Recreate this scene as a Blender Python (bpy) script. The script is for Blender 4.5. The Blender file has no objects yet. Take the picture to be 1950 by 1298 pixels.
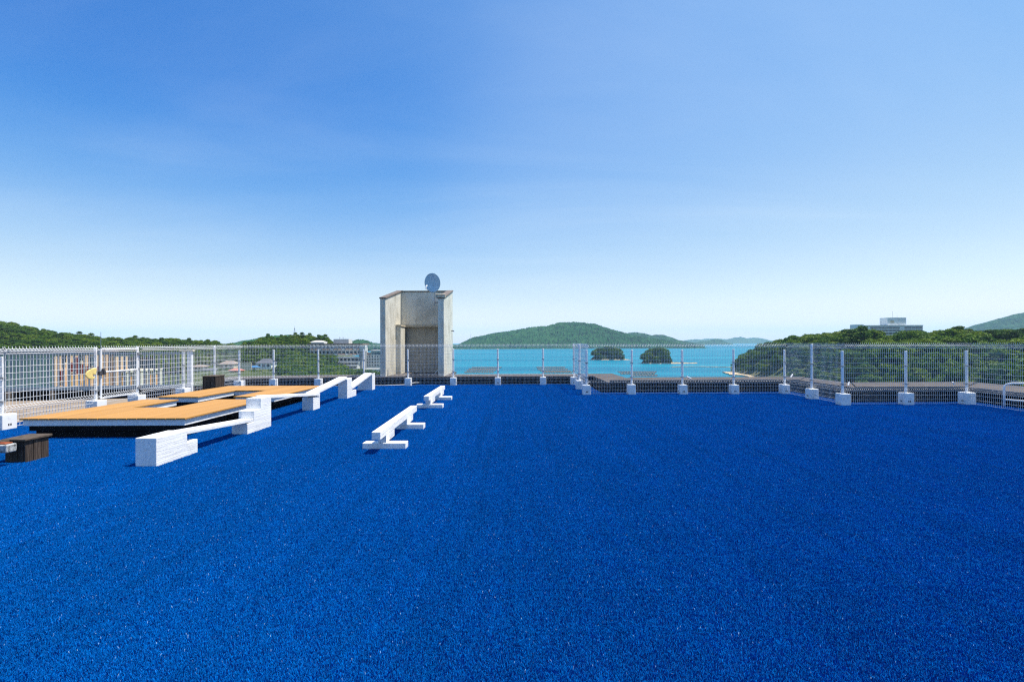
import bpy, math, random
import numpy as np
from mathutils import Vector, Matrix, noise as mnoise

R = math.radians
SC = bpy.context.scene
COL = SC.collection
rnd = random.Random(7)

# ------------------------------------------------------------------ camera
cam_d = bpy.data.cameras.new("camera")
cam = bpy.data.objects.new("camera", cam_d)
COL.objects.link(cam)
cam.location = (0, 0, 1.75)
cam.rotation_euler = (R(90.152), 0.0035, 0)
cam_d.sensor_width = 36.0
cam_d.lens = 36.0 * 940 / 1950
cam_d.clip_start = 0.05
cam_d.clip_end = 40000
SC.camera = cam

# ------------------------------------------------------------------ sky, sun, exposure
SUN_EL, SUN_AZ = 67.5, 4.0            # azimuth measured from +X (right) towards +Y (ahead)
world = bpy.data.worlds.new("World")
SC.world = world
world.use_nodes = True
wn, wl = world.node_tree.nodes, world.node_tree.links
wn.clear()
w_out = wn.new("ShaderNodeOutputWorld")
w_bg = wn.new("ShaderNodeBackground")
w_bg.inputs["Strength"].default_value = 0.126
sky = wn.new("ShaderNodeTexSky")
sky.sky_type = 'NISHITA'
sky.sun_disc = False
sky.sun_elevation = R(SUN_EL)
sky.sun_rotation = R(90 - SUN_AZ)
sky.altitude = 0
sky.air_density = 1.0
sky.dust_density = 0.3
sky.ozone_density = 3.0
# the photograph's own rendering of the sky: per channel response on the physical sky
s_dn = wn.new("ShaderNodeVectorMath"); s_dn.operation = 'SCALE'; s_dn.inputs["Scale"].default_value = 1/8
wl.new(sky.outputs[0], s_dn.inputs[0])
crv = wn.new("ShaderNodeRGBCurve")
for ci, pts_ in enumerate((((0,0),(1.22,.47),(1.59,.98),(2.35,2.15),(3.85,3.85),(5.9,5.5),(8,6.2)),
                           ((0,0),(2.06,1.60),(2.64,2.25),(3.7,3.25),(5.3,4.45),(6.1,5.0),(8,5.8)),
                           ((0,0),(3.85,3.95),(4.61,4.4),(5.65,4.72),(6.3,4.85),(8,5.6)))):
    cvm = crv.mapping.curves[ci]
    for k_, (px_, py_) in enumerate(pts_):
        if k_ == 0: cvm.points[0].location = (0, 0)
        elif k_ == len(pts_)-1: cvm.points[-1].location = (px_/8, py_/8)
        else: cvm.points.new(px_/8, py_/8)
crv.mapping.update()
wl.new(s_dn.outputs[0], crv.inputs["Color"])
hsv = wn.new("ShaderNodeVectorMath"); hsv.operation = 'SCALE'; hsv.inputs["Scale"].default_value = 8.0
wl.new(crv.outputs[0], hsv.inputs[0])
# thin cirrus: streaky noise on the sky directions, laid on a flat cloud layer
tc = wn.new("ShaderNodeTexCoord")
sep = wn.new("ShaderNodeSeparateXYZ")
wl.new(tc.outputs["Generated"], sep.inputs[0])
def wmath(op, a, b=None, clamp=False):
    n = wn.new("ShaderNodeMath"); n.operation = op; n.use_clamp = clamp
    for i, v in enumerate((a, b)):
        if v is None: continue
        if isinstance(v, (int, float)): n.inputs[i].default_value = v
        else: wl.new(v, n.inputs[i])
    return n.outputs[0]
zc = wmath('MAXIMUM', wmath('ADD', sep.outputs[2], 0.12), 0.05)
cu = wmath('DIVIDE', sep.outputs[0], zc)
cv = wmath('DIVIDE', sep.outputs[1], zc)
comb = wn.new("ShaderNodeCombineXYZ")
wl.new(wmath('MULTIPLY', cu, 0.35), comb.inputs[0]); wl.new(wmath('MULTIPLY', cv, 1.0), comb.inputs[1])
cn = wn.new("ShaderNodeTexNoise")
cn.inputs["Scale"].default_value = 1.1; cn.inputs["Detail"].default_value = 7; cn.inputs["Roughness"].default_value = 0.55
cn.inputs["Distortion"].default_value = 0.5
wl.new(comb.outputs[0], cn.inputs["Vector"])
cr = wn.new("ShaderNodeMapRange"); cr.interpolation_type = 'SMOOTHSTEP'
cr.inputs[1].default_value = 0.40; cr.inputs[2].default_value = 0.9; cr.inputs[3].default_value = 0.0; cr.inputs[4].default_value = 0.24
wl.new(cn.outputs[0], cr.inputs[0])
# a broad, thin veil of high cloud right of the middle of the view
vd = wn.new("ShaderNodeVectorMath"); vd.operation = 'DOT_PRODUCT'
wl.new(tc.outputs["Generated"], vd.inputs[0]); vd.inputs[1].default_value = (0.31, 0.91, 0.27)
vr = wn.new("ShaderNodeMapRange"); vr.interpolation_type = 'SMOOTHERSTEP'
vr.inputs[1].default_value = 0.84; vr.inputs[2].default_value = 1.0; vr.inputs[3].default_value = 0.0; vr.inputs[4].default_value = 0.15
wl.new(vd.outputs["Value"], vr.inputs[0])
vmod = wmath('ADD', 0.45, cn.outputs[0])
veil = wmath('ADD', wmath('MULTIPLY', vr.outputs[0], vmod), cr.outputs[0], clamp=True)
w_mix = wn.new("ShaderNodeMix"); w_mix.data_type = 'RGBA'
wl.new(veil, w_mix.inputs[0])
# the lens's polariser: sky light is most polarised, so darkest, at right angles to the sun; haze low down undoes it
pd = wn.new("ShaderNodeVectorMath"); pd.operation = 'DOT_PRODUCT'
wl.new(tc.outputs["Generated"], pd.inputs[0])
pd.inputs[1].default_value = (math.cos(R(SUN_EL))*math.cos(R(SUN_AZ)), math.cos(R(SUN_EL))*math.sin(R(SUN_AZ)), math.sin(R(SUN_EL)))
c2 = wmath('MULTIPLY', pd.outputs["Value"], pd.outputs["Value"])
pol = wmath('DIVIDE', wmath('SUBTRACT', 1.0, c2), wmath('ADD', 1.0, c2))
pol = wmath('MAXIMUM', wmath('SUBTRACT', pol, 0.38), 0.0)
pe = wn.new("ShaderNodeMapRange"); pe.interpolation_type = 'SMOOTHSTEP'
pe.inputs[1].default_value = -0.02; pe.inputs[2].default_value = 0.48
wl.new(sep.outputs[2], pe.inputs[0])
pol = wmath('MULTIPLY', pol, pe.outputs[0])
pc3 = wn.new("ShaderNodeCombineXYZ")
for k_, g_ in enumerate((0.98, 0.50, 0.12)): wl.new(wmath('SUBTRACT', 1.0, wmath('MULTIPLY', pol, g_)), pc3.inputs[k_])
pm = wn.new("ShaderNodeVectorMath"); pm.operation = 'MULTIPLY'
wl.new(hsv.outputs[0], pm.inputs[0]); wl.new(pc3.outputs[0], pm.inputs[1])
wl.new(pm.outputs[0], w_mix.inputs[6])
w_mix.inputs[7].default_value = (3.9, 4.6, 5.3, 1)
wl.new(w_mix.outputs[2], w_bg.inputs["Color"])
wl.new(w_bg.outputs[0], w_out.inputs["Surface"])

sun_d = bpy.data.lights.new("sun", 'SUN')
sun_d.energy = 5.0
sun_d.angle = R(0.53)
sun_d.color = (1.0, 0.955, 0.88)
sun = bpy.data.objects.new("sun", sun_d)
COL.objects.link(sun)
sdir = Vector((math.cos(R(SUN_EL)) * math.cos(R(SUN_AZ)), math.cos(R(SUN_EL)) * math.sin(R(SUN_AZ)), math.sin(R(SUN_EL))))
sun.rotation_euler = sdir.to_track_quat('Z', 'Y').to_euler()

vs = SC.view_settings
SC.display_settings.display_device = 'sRGB'
vs.view_transform = 'Standard'
vs.look = 'None'
vs.exposure = 0.65
vs.gamma = 1.0
vs.use_curve_mapping = False
SC.render.engine = 'CYCLES'
cy = SC.cycles
cy.max_bounces = 6; cy.diffuse_bounces = 3; cy.glossy_bounces = 2; cy.transmission_bounces = 2
cy.transparent_max_bounces = 6; cy.volume_bounces = 1
cy.sample_clamp_indirect = 1.5
cy.caustics_reflective = False; cy.caustics_refractive = False
cy.use_denoising = False
cy.filter_width = 1.25
cy.sample_clamp_direct = 12.0
cy.use_adaptive_sampling = True; cy.adaptive_threshold = 0.005

# ------------------------------------------------------------------ helpers
class MB:
    """collects shapes and links them as one mesh object"""
    def __init__(s): s.v = []; s.f = []
    def add(s, vs_, fs):
        o = len(s.v); s.v += [tuple(p) for p in vs_]; s.f += [tuple(i + o for i in f) for f in fs]; return s
    def box(s, x0, x1, y0, y1, z0, z1):
        return s.add([(x0,y0,z0),(x1,y0,z0),(x1,y1,z0),(x0,y1,z0),(x0,y0,z1),(x1,y0,z1),(x1,y1,z1),(x0,y1,z1)],
                     [(3,2,1,0),(4,5,6,7),(0,1,5,4),(1,2,6,5),(2,3,7,6),(3,0,4,7)])
    def prism_x(s, poly, x0, x1):            # poly in (y,z), counter-clockwise seen from +x
        n = len(poly)
        return s.add([(x0,y,z) for y,z in poly] + [(x1,y,z) for y,z in poly],
                     [tuple(range(n-1,-1,-1)), tuple(range(n,2*n))] + [(i,(i+1)%n,n+(i+1)%n,n+i) for i in range(n)])
    def prism_y(s, poly, y0, y1):            # poly in (x,z), clockwise seen from -y fixed by recalculation
        n = len(poly)
        return s.add([(x,y0,z) for x,z in poly] + [(x,y1,z) for x,z in poly],
                     [tuple(range(n)), tuple(range(2*n-1,n-1,-1))] + [(i,n+i,n+(i+1)%n,(i+1)%n) for i in range(n)])
    def prism_z(s, poly, z0, z1):
        n = len(poly)
        return s.add([(x,y,z0) for x,y in poly] + [(x,y,z1) for x,y in poly],
                     [tuple(range(n-1,-1,-1)), tuple(range(n,2*n))] + [(i,(i+1)%n,n+(i+1)%n,n+i) for i in range(n)])
    def tube(s, pts, r, n=6, cap=True, phase=0.0):
        pts = [Vector(p) for p in pts]; o = len(s.v); m = len(pts)
        rr = r if isinstance(r, (list, tuple)) else [r]*m
        ref = None
        for i, p in enumerate(pts):
            t = (pts[min(i+1,m-1)] - pts[max(i-1,0)]).normalized()
            if ref is None:
                ref = Vector((0,0,1)) if abs(t.z) < 0.9 else Vector((0,1,0))
            a = t.cross(ref); 
            if a.length < 1e-5: a = t.cross(Vector((1,0,0)))
            a.normalize(); b = t.cross(a).normalized(); ref = a.cross(t)
            for k in range(n):
                th = phase + 2*math.pi*k/n
                q = p + a*(math.cos(th)*rr[i]) + b*(math.sin(th)*rr[i]); s.v.append(tuple(q))
        for i in range(m-1):
            for k in range(n):
                k2 = (k+1)%n
                s.f.append((o+i*n+k, o+i*n+k2, o+(i+1)*n+k2, o+(i+1)*n+k))
        if cap:
            s.f.append(tuple(o+k for k in range(n-1,-1,-1))); s.f.append(tuple(o+(m-1)*n+k for k in range(n)))
        return s
    def xf(s, M):
        s.v = [tuple(M @ Vector(p)) for p in s.v]; return s
    def build(s, name, mat, parent=None, smooth=False, bevel=0.0, fix=True):
        me = bpy.data.meshes.new(name)
        off = Vector(root_loc(parent)) if parent else Vector((0,0,0))
        me.from_pydata([tuple(Vector(p) - off) for p in s.v], [], s.f)
        if fix:
            import bmesh
            bm = bmesh.new(); bm.from_mesh(me); bmesh.ops.recalc_face_normals(bm, faces=bm.faces); bm.to_mesh(me); bm.free()
        if smooth: me.polygons.foreach_set("use_smooth", [True]*len(me.polygons))
        me.materials.append(mat)
        o = bpy.data.objects.new(name, me); COL.objects.link(o)
        if parent: o.parent = parent
        if bevel:
            b = o.modifiers.new("bevel", 'BEVEL'); b.width = bevel; b.segments = 2; b.limit_method = 'ANGLE'; b.angle_limit = R(40)
        return o

def root_loc(o):
    p = Vector(o.location)
    while o.parent: o = o.parent; p += Vector(o.location)
    return p

def tag(o, label=None, cat=None, group=None, kind=None):
    if label: o["label"] = label
    if cat: o["category"] = cat
    if group: o["group"] = group
    if kind: o["kind"] = kind
    return o

def thing(name, label, cat, loc=(0,0,0), group=None):
    o = bpy.data.objects.new(name, None); COL.objects.link(o); o.location = loc; o.empty_display_size = 0.2
    return tag(o, label, cat, group)

def struct(mb, name, mat, label=None, smooth=False):
    o = mb.build(name, mat, smooth=smooth); o["kind"] = "structure"
    if label: o["label"] = label
    return o

# ------------------------------------------------------------------ materials
class NT:
    def __init__(s, name):
        s.m = bpy.data.materials.new(name); s.m.use_nodes = True
        s.n = s.m.node_tree.nodes; s.l = s.m.node_tree.links
        s.b = s.n["Principled BSDF"]; s.out = s.n["Material Output"]
    def node(s, t, **kw):
        n = s.n.new(t)
        for k, v in kw.items(): setattr(n, k, v)
        return n
    def link(s, a, b): s.l.new(a, b)
    def pos(s, scale=(1,1,1), obj=False):
        mp = s.node("ShaderNodeMapping"); mp.inputs["Scale"].default_value = scale
        if obj: s.link(s.node("ShaderNodeTexCoord").outputs["Object"], mp.inputs[0])
        else: s.link(s.node("ShaderNodeNewGeometry").outputs["Position"], mp.inputs[0])
        return mp.outputs[0]
    def noise(s, vec, scale, detail=4, rough=0.55, dist=0.0):
        n = s.node("ShaderNodeTexNoise"); s.link(vec, n.inputs["Vector"])
        n.inputs["Scale"].default_value = scale; n.inputs["Detail"].default_value = detail
        n.inputs["Roughness"].default_value = rough; n.inputs["Distortion"].default_value = dist
        return n.outputs[0]
    def ramp(s, fac, stops):
        r = s.node("ShaderNodeValToRGB"); s.link(fac, r.inputs[0])
        e = r.color_ramp.elements
        while len(e) < len(stops): e.new(0.5)
        for i, (p, c) in enumerate(stops):
            e[i].position = p; e[i].color = (*c, 1) if len(c) == 3 else c
        return r.outputs[0]
    def mix(s, fac, a, b, mode='MIX'):
        n = s.node("ShaderNodeMix", data_type='RGBA', blend_type=mode)
        for i, v in ((0, fac), (6, a), (7, b)):
            if isinstance(v, (int, float)): n.inputs[i].default_value = v
            elif isinstance(v, tuple): n.inputs[i].default_value = (*v, 1) if len(v) == 3 else v
            else: s.link(v, n.inputs[i])
        return n.outputs[2]
    def math(s, op, a, b=0.0, clamp=False):
        n = s.node("ShaderNodeMath", operation=op, use_clamp=clamp)
        for i, v in enumerate((a, b)):
            if isinstance(v, (int, float)): n.inputs[i].default_value = v
            else: s.link(v, n.inputs[i])
        return n.outputs[0]
    def bump(s, h, strength=0.3, dist=0.01):
        n = s.node("ShaderNodeBump"); n.inputs["Strength"].default_value = strength; n.inputs["Distance"].default_value = dist
        s.link(h, n.inputs["Height"]); s.link(n.outputs[0], s.b.inputs["Normal"])
    def set(s, col=None, rough=None, spec=None, metal=None):
        if col is not None:
            if isinstance(col, tuple): s.b.inputs["Base Color"].default_value = (*col, 1)
            else: s.link(col, s.b.inputs["Base Color"])
        if rough is not None: s.b.inputs["Roughness"].default_value = rough
        if spec is not None: s.b.inputs["Specular IOR Level"].default_value = spec
        if metal is not None: s.b.inputs["Metallic"].default_value = metal
        return s.m

def plain(name, col, rough=0.6, spec=0.3, var=0.12, scale=3.0, metal=0.0):
    t = NT(name)
    n = t.noise(t.pos(), scale, 5)
    c = t.ramp(n, [(0.3, tuple(x*(1-var) for x in col)), (0.7, tuple(min(1, x*(1+var)) for x in col))])
    return t.set(c, rough, spec, metal)

M = {}
def mat_white_wood():
    t = NT("white_painted_wood")
    g = t.noise(t.pos((55, 2.2, 55)), 1.0, 6, 0.65, 0.6)
    crack = t.ramp(t.noise(t.pos((16, 0.9, 30)), 1.0, 4, 0.6, 1.2), [(0.44, (1,1,1)), (0.49, (0.66,0.65,0.63)), (0.505, (0.66,0.65,0.63)), (0.55, (1,1,1))])
    base = t.ramp(g, [(0.3, (0.82,0.82,0.81)), (0.65, (0.88,0.88,0.87))])
    dirt = t.ramp(t.noise(t.pos(), 5.0, 6), [(0.35, (0.86,0.85,0.82)), (0.6, (1,1,1))])
    c = t.mix(0.4, base, crack, 'MULTIPLY'); c = t.mix(0.35, c, dirt, 'MULTIPLY')
    t.bump(t.math('ADD', g, t.math('MULTIPLY', crack, 1.5)), 0.5, 0.006)
    return t.set(c, 0.5, 0.35)
M['white_wood'] = mat_white_wood()

def mat_white_metal():
    t = NT("white_painted_metal")
    c = t.ramp(t.noise(t.pos(), 9.0, 5), [(0.3, (0.70,0.70,0.69)), (0.6, (0.82,0.82,0.81))])
    return t.set(c, 0.4, 0.5)
M['white_metal'] = mat_white_metal()

def mat_white_concrete():
    t = NT("white_painted_concrete")
    n = t.noise(t.pos(), 7.0, 7, 0.65)
    c = t.ramp(n, [(0.28, (0.62,0.61,0.58)), (0.45, (0.78,0.78,0.76)), (0.7, (0.84,0.84,0.83))])
    t.bump(t.noise(t.pos(), 60.0, 5), 0.3, 0.004)
    return t.set(c, 0.7, 0.3)
M['white_concrete'] = mat_white_concrete()

def mat_deck():
    t = NT("orange_decking")
    g = t.noise(t.pos((70, 1.5, 70)), 1.0, 5, 0.6, 0.3)
    oi = t.node("ShaderNodeObjectInfo").outputs["Random"]
    c = t.ramp(g, [(0.3, (0.40,0.195,0.042)), (0.7, (0.48,0.245,0.058))])
    v = t.ramp(oi, [(0.0, (0.88,0.88,0.88)), (1.0, (1.06,1.06,1.06))])
    c = t.mix(1.0, c, v, 'MULTIPLY')
    t.bump(g, 0.25, 0.003)
    return t.set(c, 0.55, 0.3)
M['deck'] = mat_deck()

def mat_dark_wood():
    t = NT("dark_weathered_timber")
    oi = t.node("ShaderNodeObjectInfo").outputs["Random"]
    g = t.noise(t.pos((38, 38, 2.6)), 1.0, 6, 0.65, 0.5)
    c = t.ramp(g, [(0.3, (0.016,0.012,0.010)), (0.52, (0.055,0.042,0.034)), (0.75, (0.12,0.095,0.078))])
    v = t.ramp(oi, [(0.0, (0.7,0.7,0.7)), (1.0, (1.2,1.15,1.1))])
    c = t.mix(1.0, c, v, 'MULTIPLY')
    t.bump(g, 0.6, 0.006)
    return t.set(c, 0.8, 0.2)
M['dark_wood'] = mat_dark_wood()
M['grey_wood'] = plain("greyed_timber_board", (0.085,0.066,0.050), 0.85, 0.15, 0.35, 14.0)
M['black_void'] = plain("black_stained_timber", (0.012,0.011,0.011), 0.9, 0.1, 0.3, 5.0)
M['chipped'] = None
def mat_chipped():
    t = NT("chipped_white_paint")
    n = t.noise(t.pos(), 26.0, 6, 0.7)
    c = t.ramp(n, [(0.40, (0.10,0.10,0.09)), (0.50, (0.34,0.35,0.34)), (0.68, (0.62,0.62,0.60))])
    return t.set(c, 0.6, 0.3)
M['chipped'] = mat_chipped()
M['orange_rust'] = plain("rusty_orange_paint", (0.26,0.065,0.022), 0.7, 0.2, 0.4, 20.0)
M['grey_metal'] = plain("galvanised_metal", (0.30,0.31,0.32), 0.45, 0.5, 0.2, 15.0, 0.6)
M['dark_metal'] = plain("dark_metal", (0.05,0.05,0.055), 0.5, 0.4, 0.3, 15.0)

def mat_turf(name, fibre):
    t = NT(name)
    n1 = t.noise(t.pos(), 1.1, 4, 0.6)
    n2 = t.noise(t.pos(), 9.0, 4, 0.65)
    k = t.math('ADD', t.math('MULTIPLY', n1, 0.5), t.math('MULTIPLY', n2, 0.5))
    if fibre:
        at = t.node("ShaderNodeAttribute", attribute_name="tint").outputs["Fac"]
        c = t.ramp(at, [(0.0, (0.0001,0.066,0.27)), (0.6, (0.0002,0.106,0.39)), (0.97, (0.0006,0.155,0.52)), (0.985, (0.34,0.60,0.86))])  # last stop: stray pale fibres, sun glints painted in as colour
        v = t.ramp(k, [(0.32, (0.86,0.86,0.86)), (0.66, (1.12,1.12,1.12))])
        c = t.mix(1.0, c, v, 'MULTIPLY')
        # rolls laid side by side: brushing streaks along each roll, a hairline seam between rolls
        st = t.ramp(t.noise(t.pos((7.0,0.16,1.0)), 1.0, 3, 0.6), [(0.35, (0.90,0.90,0.90)), (0.65, (1.07,1.07,1.07))])
        sx = t.node("ShaderNodeSeparateXYZ"); t.link(t.node("ShaderNodeNewGeometry").outputs["Position"], sx.inputs[0])
        u_ = t.math('ADD', t.math('DIVIDE', sx.outputs[0], 1.83), 20.35)
        roll = t.node("ShaderNodeTexWhiteNoise", noise_dimensions='1D'); t.link(t.math('FLOOR', u_), roll.inputs["W"])
        rc = t.ramp(roll.outputs["Value"], [(0.0, (0.95,0.95,0.95)), (1.0, (1.04,1.04,1.04))])
        fr_ = t.math('FRACT', u_)
        seam = t.ramp(fr_, [(0.0, (0.80,0.80,0.80)), (0.006, (1,1,1)), (0.994, (1,1,1)), (1.0, (0.80,0.80,0.80))])
        for q_ in (st, rc, seam): c = t.mix(1.0, c, q_, 'MULTIPLY')
        t.b.inputs['Sheen Weight'].default_value = 1.0; t.b.inputs['Sheen Roughness'].default_value = 0.45; t.b.inputs['Sheen Tint'].default_value = (0.0, 0.28, 1.0, 1)
        return t.set(c, 0.45, 0.05)
    c = t.ramp(k, [(0.3, (0.0003,0.018,0.10)), (0.7, (0.0005,0.028,0.15))])
    return t.set(c, 0.9, 0.1)
M['turf'] = mat_turf("blue_turf_fibre", True)
M['turf_base'] = mat_turf("blue_turf_backing", False)

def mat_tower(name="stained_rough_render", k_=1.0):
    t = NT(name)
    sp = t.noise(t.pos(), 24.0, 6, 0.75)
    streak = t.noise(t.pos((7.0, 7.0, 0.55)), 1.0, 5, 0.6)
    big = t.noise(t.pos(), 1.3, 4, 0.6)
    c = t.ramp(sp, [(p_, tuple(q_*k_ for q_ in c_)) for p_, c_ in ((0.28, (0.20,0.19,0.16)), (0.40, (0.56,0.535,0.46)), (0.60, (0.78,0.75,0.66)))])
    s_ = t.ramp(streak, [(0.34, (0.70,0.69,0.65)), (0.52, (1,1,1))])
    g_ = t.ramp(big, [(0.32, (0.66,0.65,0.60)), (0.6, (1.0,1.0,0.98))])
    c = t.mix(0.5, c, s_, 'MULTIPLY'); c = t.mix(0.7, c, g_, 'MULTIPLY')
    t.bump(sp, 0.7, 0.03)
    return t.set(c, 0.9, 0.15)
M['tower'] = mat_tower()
M['tower_dark'] = mat_tower("darker_rough_render", 0.62)  # same stained render as the other walls, evenly darker
M['tower_cap'] = plain("brown_coping_metal", (0.155,0.122,0.095), 0.6, 0.3, 0.25, 4.0)
M['ledge'] = plain("beige_lintel_render", (0.46,0.40,0.30), 0.85, 0.2, 0.3, 8.0)
def mat_coping():
    t = NT("brown_weathered_roofing")
    n = t.noise(t.pos((0.6,0.6,0.6)), 2.0, 7, 0.65)
    c = t.ramp(n, [(0.3, (0.060,0.050,0.042)), (0.6, (0.105,0.088,0.074)), (0.75, (0.15,0.13,0.11))])
    t.bump(t.noise(t.pos(), 25.0, 5), 0.4, 0.01)
    return t.set(c, 0.85, 0.2)
M['coping'] = mat_coping()
M['parapet_face'] = plain("near_black_sheet", (0.012,0.012,0.013), 0.8, 0.12, 0.4, 6.0)  # near-black inner face of the parapets
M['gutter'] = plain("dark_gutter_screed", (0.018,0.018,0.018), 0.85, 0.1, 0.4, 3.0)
M['tan_floor'] = plain("sandy_roof_screed", (0.25,0.20,0.15), 0.9, 0.15, 0.25, 2.5)
M['slat'] = plain("grey_blue_slat_paint", (0.20,0.26,0.31), 0.55, 0.35, 0.12, 6.0)
M['dish'] = plain("pale_grey_dish_paint", (0.38,0.54,0.64), 0.45, 0.4, 0.08, 10.0)
M['yellow_glove'] = plain("faded_yellow_leather", (0.70,0.55,0.20), 0.8, 0.2, 0.15, 20.0)
M['cable'] = plain("white_cable_sheath", (0.72,0.72,0.72), 0.5, 0.4, 0.08, 10.0)
M['tan_wall'] = plain("tan_facade_render", (0.60,0.40,0.24), 0.85, 0.2, 0.18, 0.5)
M['orange_wall'] = plain("orange_facade_render", (0.62,0.33,0.13), 0.85, 0.2, 0.18, 0.5)
M['maroon'] = plain("maroon_panel", (0.14,0.028,0.022), 0.6, 0.3, 0.25, 1.0)
M['glass'] = plain("dark_window_glass", (0.03,0.045,0.055), 0.08, 0.6, 0.3, 0.3)
M['blue_glass'] = plain("blue_grey_window_glass", (0.05,0.09,0.11), 0.1, 0.6, 0.3, 0.3)
M['hotel_white'] = plain("off_white_facade", (0.56,0.55,0.51), 0.8, 0.2, 0.14, 0.25)
M['hotel_grey'] = plain("grey_concrete_facade", (0.76,0.79,0.76), 0.85, 0.2, 0.14, 0.2)
M['core_grey'] = plain("grey_stair_core_concrete", (0.24,0.25,0.25), 0.85, 0.2, 0.14, 0.3)
M['balcony_orange'] = plain("salmon_balcony_panel", (0.60,0.36,0.20), 0.7, 0.25, 0.15, 1.0)
M['roof_brown'] = plain("brown_flat_roof", (0.16,0.12,0.095), 0.85, 0.2, 0.25, 0.5)
M['roof_grey'] = plain("grey_tile_roof", (0.10,0.105,0.12), 0.6, 0.35, 0.25, 1.5)
M['roof_green'] = plain("pale_green_metal_roof", (0.36,0.46,0.40), 0.5, 0.4, 0.12, 0.5)
M['roof_pink'] = plain("pale_brown_roof", (0.27,0.21,0.17), 0.7, 0.3, 0.15, 1.0)
M['roof_red'] = plain("faded_red_roof", (0.46,0.15,0.10), 0.7, 0.3, 0.2, 1.0)
M['blue_sheet'] = plain("blue_tarpaulin", (0.04,0.16,0.34), 0.6, 0.3, 0.2, 1.0)
M['cream'] = plain("cream_wall", (0.62,0.55,0.40), 0.85, 0.2, 0.12, 0.5)
M['sand'] = plain("pale_sandstone_shore", (0.46,0.36,0.23), 0.9, 0.15, 0.3, 0.3)
def mat_islet():
    t = NT("islet_rock_and_scrub")
    sp = t.node("ShaderNodeSeparateXYZ"); t.link(t.node("ShaderNodeNewGeometry").outputs["Position"], sp.inputs[0])
    n = t.noise(t.pos((0.3,0.3,0.3)), 1.0, 5)
    h = t.math('ADD', sp.outputs[2], t.math('MULTIPLY', n, 2.0))
    k = t.node("ShaderNodeMapRange"); k.inputs[1].default_value = -22.9; k.inputs[2].default_value = -22.2
    t.link(h, k.inputs[0])
    rock = t.ramp(t.noise(t.pos((0.5,0.5,0.9)), 1.0, 6), [(0.3,(0.20,0.15,0.09)),(0.65,(0.48,0.38,0.24))])
    t.bump(n, 0.6, 0.4)
    return t.set(t.mix(k.outputs[0], rock, (0.020,0.036,0.010)), 0.9, 0.1)
M['islet'] = mat_islet()
M['raft'] = plain("weathered_raft_poles", (0.20,0.165,0.13), 0.85, 0.2, 0.35, 0.6)
M['float'] = plain("grey_float_drums", (0.24,0.22,0.20), 0.6, 0.3, 0.3, 0.6)
M['bark'] = plain("grey_brown_bark", (0.10,0.078,0.058), 0.9, 0.15, 0.35, 3.0)

def mat_leaf(name, dark, mid, light):
    t = NT(name)
    at = t.node("ShaderNodeAttribute", attribute_name="tint").outputs["Fac"]
    oi = t.node("ShaderNodeObjectInfo").outputs["Random"]
    k = t.math('ADD', t.math('MULTIPLY', at, 0.5), t.math('MULTIPLY', oi, 0.5))
    c = t.ramp(k, [(0.15, dark), (0.5, mid), (0.9, light)])
    t.set(c, 0.6, 0.10)
    tr = t.node("ShaderNodeBsdfTranslucent"); t.link(c, tr.inputs[0])
    ms = t.node("ShaderNodeMixShader"); ms.inputs[0].default_value = 0.28
    t.link(t.b.outputs[0], ms.inputs[1]); t.link(tr.outputs[0], ms.inputs[2]); t.link(ms.outputs[0], t.out.inputs["Surface"])
    return t.m
M['leaf'] = mat_leaf("evergreen_leaves", (0.024,0.066,0.006), (0.066,0.138,0.008), (0.150,0.205,0.013))
M['pine'] = mat_leaf("pine_needles", (0.020,0.056,0.008), (0.050,0.105,0.012), (0.115,0.160,0.020))

def mat_hill(name, a, b, c_):
    t = NT(name)
    n = t.noise(t.pos((0.02,0.02,0.02)), 1.0, 9, 0.68)
    n2 = t.noise(t.pos((0.0035,0.0035,0.0035)), 1.0, 3, 0.5)
    k = t.math('ADD', t.math('MULTIPLY', n, 0.75), t.math('MULTIPLY', n2, 0.25))
    return t.set(t.ramp(k, [(0.36, a), (0.5, b), (0.66, c_)]), 0.85, 0.1)
M['hill'] = mat_hill("forested_hill", (0.003,0.028,0.008), (0.009,0.055,0.013), (0.029,0.088,0.020))
M['ground'] = mat_hill("scrub_ground", (0.035,0.055,0.018), (0.065,0.085,0.028), (0.16,0.14,0.085))

def mat_sea():
    t = NT("sea_water")
    n = t.noise(t.pos((0.0022,0.013,1)), 1.0, 6, 0.62, 0.4)
    c = t.ramp(n, [(0.32, (0.002,0.120,0.19)), (0.5, (0.004,0.158,0.232)), (0.66, (0.012,0.200,0.270))])
    w = t.node("ShaderNodeTexNoise"); t.link(t.pos((0.35,0.9,1)), w.inputs["Vector"])
    w.inputs["Scale"].default_value = 1.0; w.inputs["Detail"].default_value = 6
    t.bump(w.outputs[0], 0.35, 0.6)
    return t.set(c, 0.42, 0.05)
M['sea'] = mat_sea()

# ------------------------------------------------------------------ setting: roof, sea, land
def sheet(poly, z0, z1, name, mat, label=None):
    return struct(MB().prism_z(poly, z0, z1), name, mat, label)

# fence corner points (x, y)
LX = -10.41
FAR = [(LX,18.93),(-9.39,19.40),(-7.71,19.62),(-5.95,19.78),(-4.21,19.92),(-2.39,20.05),(-0.58,20.15),(1.27,20.20),(2.53,20.20)]
ROOF = [(-10.95,-3.0),(13.0,-3.0),(13.0,14.15),(9.75,14.15),(9.75,17.15),(3.05,17.15),(3.05,20.75),(0.0,20.75),(-4.2,20.5),(-8.0,20.2),(-10.95,19.4)]
sheet(ROOF, -0.55, -0.004, "roof_deck", M['turf_base'], "flat roof under the blue turf")

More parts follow.
